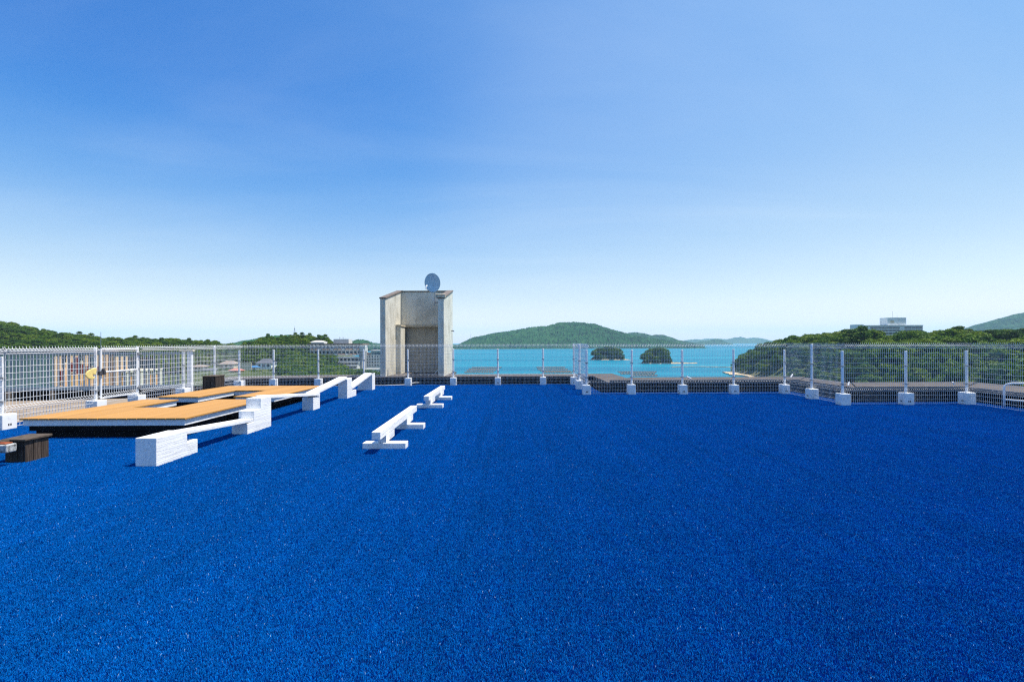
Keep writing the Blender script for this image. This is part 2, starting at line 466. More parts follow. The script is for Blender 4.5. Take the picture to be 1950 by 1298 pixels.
def build_turf():
    rs = np.random.RandomState(3)
    V = []; F = []; tint = []; pid = []
    S = 0.5; npat = 4; nb = 13000
    for p in range(npat):
        # low frequency lean/height field inside the patch so that pile looks trodden in clumps
        x = (rs.rand(nb)-0.5)*S*1.08; y = (rs.rand(nb)-0.5)*S*1.08
        kx = [rs.randint(1, 9, 6), rs.randint(1, 9, 6)]; ph = rs.rand(6)*6.28
        fld = sum(np.sin(2*np.pi*(kx[0][i]*x/S + kx[1][i]*y/S*(1 if i % 2 else -1)) + ph[i]) for i in range(6))/2.4
        h = (0.0130 + 0.0028*rs.randn(nb))*(1+0.18*fld); h = np.clip(h, 0.005, 0.024)
        ang = rs.rand(nb)*2*np.pi; w = 0.0014 + 0.0007*rs.rand(nb)
        lean = (0.15 + 0.55*rs.rand(nb))*h*(1.0 - 0.25*fld); la = rs.rand(nb)*2*np.pi
        dx, dy = np.cos(ang)*w, np.sin(ang)*w
        lx, ly = np.cos(la)*lean, np.sin(la)*lean
        z0 = np.full(nb, -0.002)
        A = np.stack([x-dx, y-dy, z0], 1); B = np.stack([x+dx, y+dy, z0], 1)
        Cc = np.stack([x+dx*0.9+lx*0.45, y+dy*0.9+ly*0.45, h*0.62], 1); D = np.stack([x-dx*0.9+lx*0.45, y-dy*0.9+ly*0.45, h*0.62], 1)
        E = np.stack([x+dx*0.45+lx, y+dy*0.45+ly, h], 1); G = np.stack([x-dx*0.45+lx, y-dy*0.45+ly, h], 1)
        base = len(V)*0 + sum(len(a) for a in V)
        V.append(np.stack([A,B,Cc,D,E,G], 1).reshape(-1,3))
        idx = base + np.arange(nb)*6
        F.append(np.concatenate([np.stack([idx,idx+1,idx+2,idx+3],1), np.stack([idx+3,idx+2,idx+4,idx+5],1)]))
        tt = np.clip(0.5 + 0.22*rs.randn(nb) + 0.12*fld, 0, 0.965); tt[rs.rand(nb) < 0.0035] = 1.0
        tint.append(np.repeat(tt, 6)); pid.append(np.full(nb*6, p))
    pts = []
    def inside(px, py):
        if py < 14.0: return True
        if py < 17.0: return px < 9.6
        lim = np.interp(px, [-10.9,-8.0,-4.2,0.0,3.05], [19.1,19.9,20.25,20.5,20.5])
        return px < 2.9 and py < lim
    gx = np.arange(-10.7, 12.95, S); gy = np.arange(1.25, 20.7, S)
    for a in gx:
        for b in gy:
            if abs(a) > 1.18*b + 1.6: continue
            if inside(a, b): pts.append((a + rnd.uniform(-.02,.02), b + rnd.uniform(-.02,.02), 0))
    pts = np.array(pts)
    V.append(pts); tint.append(np.zeros(len(pts))); pid.append(np.full(len(pts), 9))
    V = np.concatenate(V); F = np.concatenate(F)
    me = bpy.data.meshes.new("turf")
    me.from_pydata(V.tolist(), [], F.tolist())
    a = me.attributes.new("tint", 'FLOAT', 'POINT'); a.data.foreach_set("value", np.concatenate(tint).astype(np.float32))
    a = me.attributes.new("pid", 'INT', 'POINT'); a.data.foreach_set("value", np.concatenate(pid).astype(np.int32))
    me.materials.append(M['turf'])
    o = bpy.data.objects.new("turf", me); COL.objects.link(o)
    tag(o, "short pile bright blue artificial turf covering the roof terrace", "turf", None, "stuff")
    ng = bpy.data.node_groups.new("turf_scatter", 'GeometryNodeTree')
    ng.interface.new_socket("Geometry", in_out='INPUT', socket_type='NodeSocketGeometry')
    ng.interface.new_socket("Geometry", in_out='OUTPUT', socket_type='NodeSocketGeometry')
    N, L = ng.nodes, ng.links
    gi = N.new("NodeGroupInput"); go = N.new("NodeGroupOutput")
    na = N.new("GeometryNodeInputNamedAttribute"); na.data_type = 'INT'; na.inputs[0].default_value = "pid"
    pid_out = [s_ for s_ in na.outputs if s_.enabled and s_.name == "Attribute"][0]
    def sep_for(k):
        c = N.new("FunctionNodeCompare"); c.data_type = 'INT'; c.operation = 'EQUAL'
        ins = [s_ for s_ in c.inputs if s_.enabled]
        L.new(pid_out, ins[0]); ins[1].default_value = k
        s_ = N.new("GeometryNodeSeparateGeometry"); s_.domain = 'POINT'
        L.new(gi.outputs[0], s_.inputs["Geometry"]); L.new(c.outputs[0], s_.inputs["Selection"])
        return s_.outputs[0]
    g2i = N.new("GeometryNodeGeometryToInstance")
    for k in range(npat): L.new(sep_for(k), g2i.inputs[0])
    iop = N.new("GeometryNodeInstanceOnPoints")
    L.new(sep_for(9), iop.inputs["Points"]); L.new(g2i.outputs[0], iop.inputs["Instance"])
    iop.inputs["Pick Instance"].default_value = True
    ri = N.new("FunctionNodeRandomValue"); ri.data_type = 'INT'
    ii = [s_ for s_ in ri.inputs if s_.enabled]; ii[0].default_value = 0; ii[1].default_value = npat-1
    L.new([s_ for s_ in ri.outputs if s_.enabled][0], iop.inputs["Instance Index"])
    r2 = N.new("FunctionNodeRandomValue"); r2.data_type = 'INT'
    ii = [s_ for s_ in r2.inputs if s_.enabled]; ii[0].default_value = 0; ii[1].default_value = 3; ii[-1].default_value = 5
    mul = N.new("ShaderNodeMath"); mul.operation = 'MULTIPLY'; mul.inputs[1].default_value = math.pi/2
    L.new([s_ for s_ in r2.outputs if s_.enabled][0], mul.inputs[0])
    cx = N.new("ShaderNodeCombineXYZ"); L.new(mul.outputs[0], cx.inputs[2])
    L.new(cx.outputs[0], iop.inputs["Rotation"])
    L.new(iop.outputs[0], go.inputs[0])
    md = o.modifiers.new("scatter", 'NODES'); md.node_group = ng
    return o
build_turf()

# gutter floor and parapets round the terrace
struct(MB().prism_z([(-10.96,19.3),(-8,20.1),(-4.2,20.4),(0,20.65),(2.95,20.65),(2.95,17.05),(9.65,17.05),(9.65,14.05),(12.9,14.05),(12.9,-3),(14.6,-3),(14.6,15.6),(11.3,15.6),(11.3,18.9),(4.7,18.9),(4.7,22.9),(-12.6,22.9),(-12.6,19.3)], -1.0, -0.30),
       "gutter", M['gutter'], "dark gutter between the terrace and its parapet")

def parapet(label, inner, outer, z):
    """brown coping strip with a dark ribbed inner face"""
    c = inner[len(inner)//2]
    t = thing("parapet", label, "parapet", (c[0], c[1], -0.3), "parapets round the roof terrace")
    MB().prism_z(inner + outer[::-1], z-0.09, z).build("coping", M['coping'], t)
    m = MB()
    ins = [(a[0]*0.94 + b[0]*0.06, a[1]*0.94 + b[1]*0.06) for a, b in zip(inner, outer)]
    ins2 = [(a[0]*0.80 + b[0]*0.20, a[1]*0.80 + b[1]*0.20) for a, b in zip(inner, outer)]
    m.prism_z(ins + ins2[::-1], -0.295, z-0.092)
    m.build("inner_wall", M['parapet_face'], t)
    return t
parapet("low brown parapet behind the far fence with the tower standing on it", [(-12.4,20.2),(-8.0,21.0),(-4.2,21.2),(0,21.3),(3.6,21.3)], [(-12.4,21.9),(-8.0,22.7),(-4.2,22.85),(0,22.9),(4.6,22.9)], 0.28)
parapet("short brown parapet turning the corner right of the far fence", [(3.45,21.28),(3.45,17.6)], [(4.6,22.85),(4.6,19.0)], 0.30)
parapet("brown parapet behind the fence facing the two wooded islets", [(3.47,17.6),(9.9,17.6),(10.25,17.6)], [(4.62,18.98),(9.9,18.98),(11.25,18.98)], 0.39)
parapet("short brown parapet beside the fence section turned side on at right", [(10.25,17.55),(10.25,14.75)], [(11.25,18.95),(11.25,16.4)], 0.36)
parapet("brown parapet behind the rightmost fence below the headland wood", [(10.28,14.75),(13.2,14.75),(13.55,14.75)], [(11.28,16.4),(13.6,16.4),(15.4,16.4)], 0.385)
parapet("brown parapet running toward the viewer at the right edge", [(13.55,14.7),(13.55,-2.5)], [(15.4,16.3),(15.4,-2.5)], 0.37)

# the sea and the land
def grid_mesh(name, xs, ys, zf, mat, smooth=True):
    V = []; nx, ny = len(xs), len(ys)
    for y in ys:
        for x in xs: V.append((x, y, zf(x, y)))
    F = [(j*nx+i, j*nx+i+1, (j+1)*nx+i+1, (j+1)*nx+i) for j in range(ny-1) for i in range(nx-1)]
    me = bpy.data.meshes.new(name); me.from_pydata(V, [], F); me.materials.append(mat)
    if smooth: me.polygons.foreach_set("use_smooth", [True]*len(F))
    o = bpy.data.objects.new(name, me); COL.objects.link(o); o["kind"] = "structure"
    return o
SEA = -25.0
o = grid_mesh("sea", np.linspace(-12500, 12500, 26), np.linspace(-12500, 12500, 26), lambda x, y: SEA, M['sea'])
o["label"] = "calm turquoise sea of the bay"

def sstep(a, b, x):
    t = min(1, max(0, (x-a)/(b-a))); return t*t*(3-2*t)
RIDGE_U = [-1.6,-1.3,-1.04,-0.93,-0.82,-0.69,-0.59,-0.56,-0.54,-0.50,-0.44,-0.38,-0.365,-0.35,-0.31,-0.25,-0.2]
RIDGE_Z = [ 30,  26,  15.5,  5.0, -2.0, -2.5, -6.5,-10.5, -9.0, -1.0,  0.5, -0.5, -7.0, -15, -22,-26.5,-27]
def left_ground(x, y):
    u = x/max(y, 1)
    rz = float(np.interp(u, RIDGE_U, RIDGE_Z))
    low = float(np.interp(u, [-1.3,-0.7,-0.45,-0.33,-0.27,-0.22], [-17,-16.5,-16,-19,-24,-27]))
    if y < 330: low = low
    z = low + (rz-low)*sstep(340, 470, y)
    z = z + (-14-z)*sstep(560, 800, y)*0.5*sstep(-0.30, -0.40, u)
    return max(-27.0, z + 0.8*mnoise.noise(Vector((x*0.02, y*0.02, 0))))
o = grid_mesh("hillside_ground", np.linspace(-900, -40, 70), np.linspace(60, 820, 64), left_ground, M['ground'])
o["label"] = "valley and hillside rising left of the bay"

SHORE_Y = [100,170,260,330,395,430,520,700,900]
SHORE_X = [135,150,165,175,184,192,232,400,700]
def head_ground(x, y):
    d = x - float(np.interp(y, SHORE_Y, SHORE_X))
    hz = float(np.interp(d, [-30,-6,0,5,12,35,115,250], [-28,-26,-25,-21.5,-15,-6.5,-0.5,2.5]))
    k = sstep(150, 370, y)
    z = -24 + (hz+24)*k if hz > -24 else hz
    return max(-28, z + 0.6*mnoise.noise(Vector((x*0.03, y*0.03, 4))))
o = grid_mesh("headland_ground", np.linspace(120, 760, 72), np.linspace(110, 700, 60), head_ground, M['ground'])
o["label"] = "headland ground under the wood at right"

def hill_mesh(name, label, dist, px, top, mat, depth, floor=-26.0, rough=5.0, res=150, seed=0, sag=0.0):
    """a wooded hill: ridge height profile across, falling towards and away from the viewer"""
    x0 = (px[0]-975)*dist/940; x1 = (px[-1]-975)*dist/940
    P = [(p-975)*dist/940 for p in px]; Z = [max(floor, 1.75 + (651.5 - 0.0035*(p-975) - t)*dist/940) for p, t in zip(px, top)]
    xs = np.linspace(x0, x1, res); ys = np.linspace(dist - depth*0.75, dist + depth, max(24, res//3))
    rs = np.random.RandomState(seed)
    def zf(x, y):
        s_ = (y-dist)/(depth*0.75 if y < dist else depth)
        rz = float(np.interp(x, P, Z))
        k = max(0.0, 1 - abs(s_)**1.5)
        n = mnoise.fractal(Vector((x*0.004, y*0.004, seed)), 1.0, 2.0, 4)
        spur = 1.0 + 0.16*n*(1-abs(1-2*k))
        z = floor + (rz-floor)*k*spur
        if z > floor+2: z += rs.uniform(-0.5, 1)*rough
        return z
    o = grid_mesh(name, xs, ys, zf, mat, smooth=False)
    o["label"] = label
    return o
hill_mesh("hill", "big green wooded hill across the bay", 2350, [858,870,900,950,985,1010,1040,1065,1090,1115,1130,1150,1180,1210,1250,1285,1300], [664,660,644,634,629,624,622,615.5,614,616,617,624,633,641,647,655,664], M['hill'], 520, rough=6, res=260, seed=1)
hill_mesh("hill", "blue green twin hump hill behind the big hill", 3300, [1150,1185,1200,1210,1225,1240,1250,1262,1275,1285,1300,1320], [664,637,634,633.5,635,640,638,638.5,643,648,650,662], M['hill'], 420, rough=6, res=150, seed=2)
hill_mesh("hill", "faint blue hills low on the sea horizon", 7200, [1290,1310,1325,1345,1360,1372,1385,1395,1408,1425,1440,1460,1500], [656,648,646,649,645,645.5,650,646,641.5,646,643.5,649,657], M['hill'], 700, rough=8, res=120, seed=3)
hill_mesh("hill", "small dark island low on the horizon", 4600, [1318,1335,1350,1362,1372,1385], [657,650.5,649,646,647.5,657], M['hill'], 260, rough=6, res=60, seed=4)
hill_mesh("hill", "palest blue hills farthest out on the horizon", 10500, [1180,1290,1330,1345,1420,1432,1445,1460,1480,1560], [657,652,650,644.5,647,642.5,643.5,648,652,657], M['hill'], 800, rough=8, res=90, seed=5)
hill_mesh("hill", "blue green mountain at the right edge behind the wood", 2700, [1780,1860,1885,1905,1925,1950,1985,2030,2100,2180], [660,640,627,619,609,602.5,590,580,585,600], M['hill'], 650, rough=6, res=150, seed=6)
hill_mesh("hill", "blue green hill behind the gap in the left ridge", 1500, [430,455,470,490,510,525,560,600,660], [662,654,650,647,642,640,640,645,660], M['hill'], 260, rough=5, res=110, seed=7)
hill_mesh("hill", "small green hill between the hotel and the tower", 1700, [655,668,680,692,700,708,716], [664,652,648,648,650.5,656,664], M['hill'], 180, rough=5, res=60, seed=8)
hill_mesh("hill", "low shore point behind the tower", 2900, [690,704,712,722,745,800,860,900], [660,654,653,654,655,655,656,660], M['hill'], 200, rough=4, res=70, seed=9)
# sandy shore strip at the foot of the big hill
for nm, d, xs0, xs1, lab in (("beach", 1960, 862, 1180, "pale beach strip at the foot of the big hill"), ("beach", 2900, 1120, 1300, "pale low shore below the twin hump hill")):
    n = 60; P0 = []; P1 = []
    for i in range(n+1):
        p = xs0 + (xs1-xs0)*i/n; x = (p-975)*d/940
        P0.append((x, d + 12*mnoise.noise(Vector((x*0.01, 0, 0))))); P1.append((x, d+60))
    struct(MB().prism_z(P0 + P1[::-1], SEA-0.5, SEA+1.2), nm, M['sand'], lab)

# ------------------------------------------------------------------ trees
def crown_mesh(name, seed, rad, height, nclump, leaves, lsize, style):
    rs = np.random.RandomState(seed); C = []; N = []; T = []
    for k in range(nclump):
        if style == 'dome':
            a = rs.rand()*2*np.pi; q = rs.rand()**0.55; zz = rs.rand()
            r_ = rad*q*np.sqrt(max(0.05, 1-(zz*0.9)**2))*0.85
            c = np.array([np.cos(a)*r_, np.sin(a)*r_, height*(0.28 + 0.62*zz)]); cr = rad*(0.24 + 0.16*rs.rand()); fl = 0.75
        elif style == 'tall':
            zz = rs.rand(); a = rs.rand()*2*np.pi; r_ = rad*(0.9 - 0.65*zz)*rs.rand()**0.5
            c = np.array([np.cos(a)*r_, np.sin(a)*r_, height*(0.22 + 0.72*zz)]); cr = rad*(0.22+0.14*rs.rand()); fl = 0.85
        else:                                                     # layered pine pads
            tier = k % 5; a = rs.rand()*2*np.pi; rr = rad*(1.0 - 0.16*tier)*(0.25 + 0.75*rs.rand())
            c = np.array([np.cos(a)*rr, np.sin(a)*rr, height*(0.40 + 0.135*tier) + rs.randn()*0.25]); cr = rad*(0.26+0.10*rs.rand()); fl = 0.38
        d = rs.randn(leaves, 3); d[:,2] = np.abs(d[:,2])*1.0 - 0.25; d /= np.linalg.norm(d, axis=1)[:,None]
        p = c + d*cr*(0.70+0.38*rs.rand(leaves,1))*np.array([1,1,fl])
        nrm = d + 0.75*rs.randn(leaves,3); nrm[:,2] += 0.35; nrm /= np.linalg.norm(nrm,axis=1)[:,None]
        C.append(p); N.append(nrm); T.append(np.clip(0.5 + 0.25*rs.randn() + 0.14*rs.randn(leaves), 0, 1))
    C = np.concatenate(C); N = np.concatenate(N); T = np.concatenate(T); n = len(C)
    t = np.cross(N, rs.randn(n,3)); t /= np.linalg.norm(t,axis=1)[:,None]; b = np.cross(N, t)
    s = lsize*(0.6+0.8*rs.rand(n,1))
    V = np.stack([C - t*s, C + b*s*0.55, C + t*s, C - b*s*0.55], 1).reshape(-1,3)
    F = np.arange(n*4).reshape(-1,4)
    me = bpy.data.meshes.new(name); me.from_pydata(V.tolist(), [], F.tolist())
    at = me.attributes.new("tint", 'FLOAT', 'POINT'); at.data.foreach_set("value", np.repeat(T,4).astype(np.float32))
    me.materials.append(M['pine'] if style == 'pine' else M['leaf'])
    return me

def trunk_mb(height, rad, seed):
    r_ = random.Random(seed); m = MB()
    top = (r_.uniform(-.4,.4), r_.uniform(-.4,.4), height*0.72)
    m.tube([(0,0,-0.8),(r_.uniform(-.15,.15), r_.uniform(-.15,.15), height*0.3), top], [0.30,0.22,0.10], 6)
    for k in range(5):
        a = k*2.4 + r_.random(); z0 = height*(0.25+0.09*k)
        m.tube([(0,0,z0),(math.cos(a)*rad*0.35, math.sin(a)*rad*0.35, z0+height*0.12),(math.cos(a)*rad*0.65, math.sin(a)*rad*0.65, z0+height*0.2)], [0.13,0.09,0.04], 5)
    return m
KINDS = []
for i, (st, rad, hgt, nc, lv, ls) in enumerate([('dome',5.0,9.5,46,75,0.42),('dome',4.3,8.4,40,75,0.40),('tall',4.2,11.0,44,70,0.42),('dome',5.6,8.0,52,75,0.44),('pine',4.0,11.5,40,60,0.36)]):
    KINDS.append((st, rad, hgt, crown_mesh("crown", 20+i, rad, hgt, nc, lv, ls, st), None))
_trunks = {}
protos = {}
def plant_tree(loc, kind, scale, rot, label, group):
    st, rad, hgt, cm, _ = KINDS[kind]
    if kind not in protos:
        r0 = bpy.data.objects.new("pine_tree" if st == 'pine' else "evergreen_tree", None); COL.objects.link(r0)
        tk = trunk_mb(hgt, rad, 50+kind).build("trunk", M['bark'], r0, smooth=True)
        cr_ = bpy.data.objects.new("crown", cm); COL.objects.link(cr_); cr_.parent = r0
        protos[kind] = (r0, tk, cr_); r = r0
    else:
        r0, tk, cr_ = protos[kind]
        r = r0.copy(); COL.objects.link(r)
        for ch in (tk, cr_):
            c = ch.copy(); COL.objects.link(c); c.parent = r
    r.location = loc; r.scale = (scale,)*3; r.rotation_euler = (0,0,rot)
    tag(r, label, "tree", group)
    return r

# candidates (x, y, z, kind, scale, zone)
cand = []
tr = random.Random(11)
# headland wood
SKY_X = [1380,1440,1480,1510,1560,1600,1640,1655,1680,1700,1740,1760,1800,1830,1850,1900,1960]
SKY_Y = [ 690, 662, 650, 640, 637, 632, 627, 632, 646, 640, 632, 635, 631, 629, 633, 631, 628]
y = 150.0
while y < 560:
    x = float(np.interp(y, SHORE_Y, SHORE_X)) + 4
    while x < min(700, 1.10*y + 25):
        jx, jy = x + tr.uniform(-2.4,2.4), y + tr.uniform(-2.4,2.4)
        d = jx - float(np.interp(jy, SHORE_Y, SHORE_X))
        px = 975 + 940*jx/jy
        skip = (430 < jy and px > 1985)
        if d > 3 and not skip:
            k = tr.choice([0,0,1,0,3,3,0,1])
            if px > 1800 and jy > 300 and tr.random() < 0.6: k = 4
            sc_ = tr.choice([0.95, 1.15, 1.35, 1.35, 1.6, 1.85])*tr.uniform(0.92,1.08)*(0.62 if d < 14 else 1.0)
            zg = head_ground(jx, jy) - 0.3 - tr.uniform(0, 1.5)
            cap_ = 1.75 + (651.5 - 0.0035*(px-975) - float(np.interp(px, SKY_X, SKY_Y)) - tr.uniform(-3, 13))*jy/940
            zg = min(zg, cap_ - KINDS[k][2]*sc_)
            cand.append((jx, jy, zg, k, sc_, 'head'))
        x += 8.6
    y += 8.6 if y < 400 else 10.0
# a few taller silhouettes on the skyline
for px, top, dist, k in ((1645,620.5,300,2),(1618,628,300,4),(1662,628,310,0),(1560,637,360,0),(1585,636,340,1),(1825,622,300,4),(1812,626,296,0),(1840,627,305,4),(1765,633,330,0),(1730,632,300,3),(1885,629,300,4),(1905,630,300,4),(1930,630,290,4),(1860,632,290,0)):
    x = (px-975)*dist/940; zt = 1.75 + (651.5-0.0035*(px-975)-top)*dist/940; zg = head_ground(x, dist)
    hgt = KINDS[k][2]; sc_ = max(1.0, min(1.7, (zt-zg)/hgt))
    cand.append((x, dist, zt-hgt*sc_, k, sc_, 'head'))
# islets
ISLETS = [((1157-975)*735/940, 735, 25.5, 13, 11.0), ((1251-975)*612/940, 612, 18.0, 12, 11.0)]
for (ix, iy, rx, ry, top) in ISLETS:
    for k in range(46):
        a = tr.random()*6.283; q = math.sqrt(tr.random())*1.0
        jx, jy = ix + rx*q*math.cos(a), iy + ry*q*math.sin(a)
        cand.append((jx, jy, SEA - 0.8 + (1-q**2.8)*top, tr.choice([0,1,3,0]), tr.uniform(0.9,1.15), 'isle_left' if ix < 160 else 'isle_right'))
# left hills
y = 300.0
while y < 540:
    x = -1.18*y
    while x < -0.335*y:
        jx, jy = x + tr.uniform(-2.8,2.8), y + tr.uniform(-2.8,2.8); u = jx/jy
        ok = True
        if jy < 346 and -0.665 < u < -0.455: ok = False            # houses in the valley
        if jy < 400 and u > -0.455: ok = False                      # the hotel
        if jy < 335 and u > -0.66: ok = False
        if u > -0.36 and jy > 400: ok = False
        if ok:
            cand.append((jx, jy, left_ground(jx, jy)-0.4, tr.choice([0,1,2,3,0,3]), tr.uniform(0.72,1.15), 'left'))
        x += 8.0
    y += 8.0 if y < 430 else 10.0
# slope below and beside the hotel
for k in range(190):
    px = tr.uniform(533, 690); D = tr.uniform(268, 322)
    lo = float(np.interp(px, [520,560,590,630,645,660,690], [672,668,671,676,690,700,703]))
    tp = tr.uniform(lo, 716); kk = tr.choice([0,1,3,2]); sc_ = tr.uniform(0.7,1.05)
    D = 322 - (tp-lo)/(717-lo)*52
    cand.append(((px-975)*D/940, D, 1.75 + (653-tp)*D/940 - KINDS[kk][2]*sc_, kk, sc_, 'slope'))
for k in range(46):                                                # scrub along the foot of the hotels
    px = tr.uniform(655, 745); D = tr.uniform(285, 312); tp = tr.uniform(704, 714); kk = tr.choice([1,3]); sc_ = tr.uniform(0.45,0.65)
    cand.append(((px-975)*D/940, D, 1.75 + (653-tp)*D/940 - KINDS[kk][2]*sc_, kk, sc_, 'slope'))
for k in range(26):                                                # trees between the houses
    u = tr.uniform(-0.68,-0.455); jy = tr.uniform(372,396)
    cand.append((u*jy, jy, -16.5, tr.choice([0,1,2]), tr.uniform(0.7,1.0), 'left'))
for k in range(230):                                               # gardens and scrub round the houses
    px = tr.uniform(325, 545); f_ = tr.random()
    tp = 694 + 44*f_; D = 338 - 108*f_
    if any(a < px < b and q0 < tp < q1 for a, b, q0, q1 in ((484,520,680,703),(412,450,680,702),(358,390,690,703),(462,478,690,706),(380,414,700,711),(438,456,700,708))): continue
    kk = tr.choice([0,1,3,2]); sc_ = tr.uniform(0.28, 0.62)
    cand.append(((px-975)*D/940, D, 1.75 + (653-tp)*D/940 - KINDS[kk][2]*sc_*0.9, kk, sc_, 'left'))

ZONES = {'head': ("round crowned evergreen in the wood covering the headland at right", "trees of the headland wood"),
         'isle_left': ("evergreen crowding the left of the two small islets in the bay", "trees on the left islet"),
         'isle_right': ("evergreen crowding the right islet with the pale rock shelf", "trees on the right islet"),
         'left': ("evergreen in the wood on the hill behind the left fence", "trees of the left hill"),
         'slope': ("leafy tree on the slope below the white terraced hotel", "trees below the terraced hotel")}
def size_key(c):
    return KINDS[c[3]][1]*c[4]/c[1]
inview = [c for c in cand if abs(c[0]) < 1.06*c[1]]
isle = [c for c in inview if c[5].startswith('isle')]
rest_ = sorted([c for c in inview if not c[5].startswith('isle') and c[4] > 0.63], key=size_key, reverse=True)
single = isle + rest_[:205]
sset = set(id(c) for c in single)
other = [c for c in cand if id(c) not in sset]
for c in single:
    lab, grp = ZONES[c[5]]
    if c[3] == 4: lab, grp = "layered dark pine standing in the headland wood at right", "pines of the headland wood"
    plant_tree((c[0], c[1], c[2]), c[3], c[4], tr.uniform(0, 6.28), lab, grp)

def scatter_trees(name, label, lst):
    me = bpy.data.meshes.new(name); me.from_pydata([(c[0],c[1],c[2]) for c in lst], [], [])
    for an, ty, vals in (("kidx",'INT',[c[3] for c in lst]), ("size",'FLOAT',[c[4] for c in lst])):
        a = me.attributes.new(an, ty, 'POINT'); a.data.foreach_set("value", vals)
    a = me.attributes.new("turn", 'FLOAT', 'POINT'); a.data.foreach_set("value", [tr.uniform(0,6.28) for _ in lst])
    o = bpy.data.objects.new(name, me); COL.objects.link(o); tag(o, label, "wood", None, "stuff")
    ng = bpy.data.node_groups.new(name+"_scatter", 'GeometryNodeTree')
    ng.interface.new_socket("Geometry", in_out='INPUT', socket_type='NodeSocketGeometry')
    ng.interface.new_socket("Geometry", in_out='OUTPUT', socket_type='NodeSocketGeometry')
    N, L = ng.nodes, ng.links; gi = N.new("NodeGroupInput"); go = N.new("NodeGroupOutput"); jn = N.new("GeometryNodeJoinGeometry")
    def named(nm, ty):
        na = N.new("GeometryNodeInputNamedAttribute"); na.data_type = ty; na.inputs[0].default_value = nm
        return [s_ for s_ in na.outputs if s_.enabled and s_.name == "Attribute"][0]
    kx, sz, tn = named("kidx",'INT'), named("size",'FLOAT'), named("turn",'FLOAT')
    cx = N.new("ShaderNodeCombineXYZ"); L.new(tn, cx.inputs[2])
    for k, (r0, tk, cr_) in protos.items():
        oi = N.new("GeometryNodeObjectInfo"); oi.inputs[0].default_value = cr_; oi.transform_space = 'ORIGINAL'; oi.inputs[1].default_value = True
        c = N.new("FunctionNodeCompare"); c.data_type = 'INT'; c.operation = 'EQUAL'; ins = [s_ for s_ in c.inputs if s_.enabled]
        L.new(kx, ins[0]); ins[1].default_value = k
        iop = N.new("GeometryNodeInstanceOnPoints"); L.new(gi.outputs[0], iop.inputs["Points"]); L.new(c.outputs[0], iop.inputs["Selection"])
        L.new(oi.outputs["Geometry"], iop.inputs["Instance"]); L.new(cx.outputs[0], iop.inputs["Rotation"]); L.new(sz, iop.inputs["Scale"])
        L.new(iop.outputs[0], jn.inputs[0])
    L.new(jn.outputs[0], go.inputs[0])
    md = o.modifiers.new("scatter", 'NODES'); md.node_group = ng
scatter_trees("headland_wood", "dense evergreen wood farther back on the right headland", [c for c in other if c[5] == 'head'])
scatter_trees("hillside_wood", "dense evergreen wood covering the hills behind the left fence", [c for c in other if c[5] in ('left','slope')])

# islet ground: rock rim with pale shelves
for n_, (ix, iy, rx, ry, top) in enumerate(ISLETS):
    def zf(x, y, ix=ix, iy=iy, rx=rx, ry=ry, top=top, n_=n_):
        tail = 1.0 + (0.95 if n_ == 1 else 0.5)*max(0, (x-ix)/rx)*math.exp(-((y-iy+ry*0.55)/(ry*0.5))**2)
        q = math.hypot((x-ix)/((rx+4.2)*tail), (y-iy)/(ry+5.0))
        q0 = math.hypot((x-ix)/(rx+2.0), (y-iy)/(ry+2.0))
        z = SEA - 2 + 3.7*max(0, 1-q**4.0) + max(0, 1-q0*q0)*(top-1.5)
        return z + 0.7*mnoise.noise(Vector((x*0.25, y*0.25, n_)))*(1 if q < 1.2 else 0)
    o = grid_mesh("islet_ground", np.linspace(ix-rx*1.7, ix+rx*2.6, 80), np.linspace(iy-ry*1.7, iy+ry*1.6, 44), zf, M['islet'])
    o["label"] = ("rocky ground of the left islet", "rocky ground of the right islet with its pale shelf")[n_]
# low tidal reef and the beach of the headland
m = MB()
for k in range(46):
    t_ = k/45; x = (1283 + 122*t_ - 975)*520/940; yy = 520 + 7*math.sin(t_*5) + tr.uniform(-2,2)
    w_ = tr.uniform(1.5,3.4); m.box(x-w_, x+w_, yy-1.2, yy+1.2, SEA-0.5, SEA+tr.uniform(0.15,0.55))
struct(m, "reef", M['sand'], "thin line of rocks lying low in the water")
def shore_poly():
    P0 = []; P1 = []
    for k in range(24):
        yy = 300 + 125*k/23; sx = float(np.interp(yy, SHORE_Y, SHORE_X))
        P0.append((sx - 4 - 4.5*abs(mnoise.noise(Vector((yy*0.06,0,0)))) - (5 if yy > 385 else 0), yy)); P1.append((sx + 6, yy))
    return P0 + P1[::-1]
struct(MB().prism_z(shore_poly(), SEA-0.5, SEA+0.9), "beach", M['sand'], "pale rocky shore at the tip of the headland")

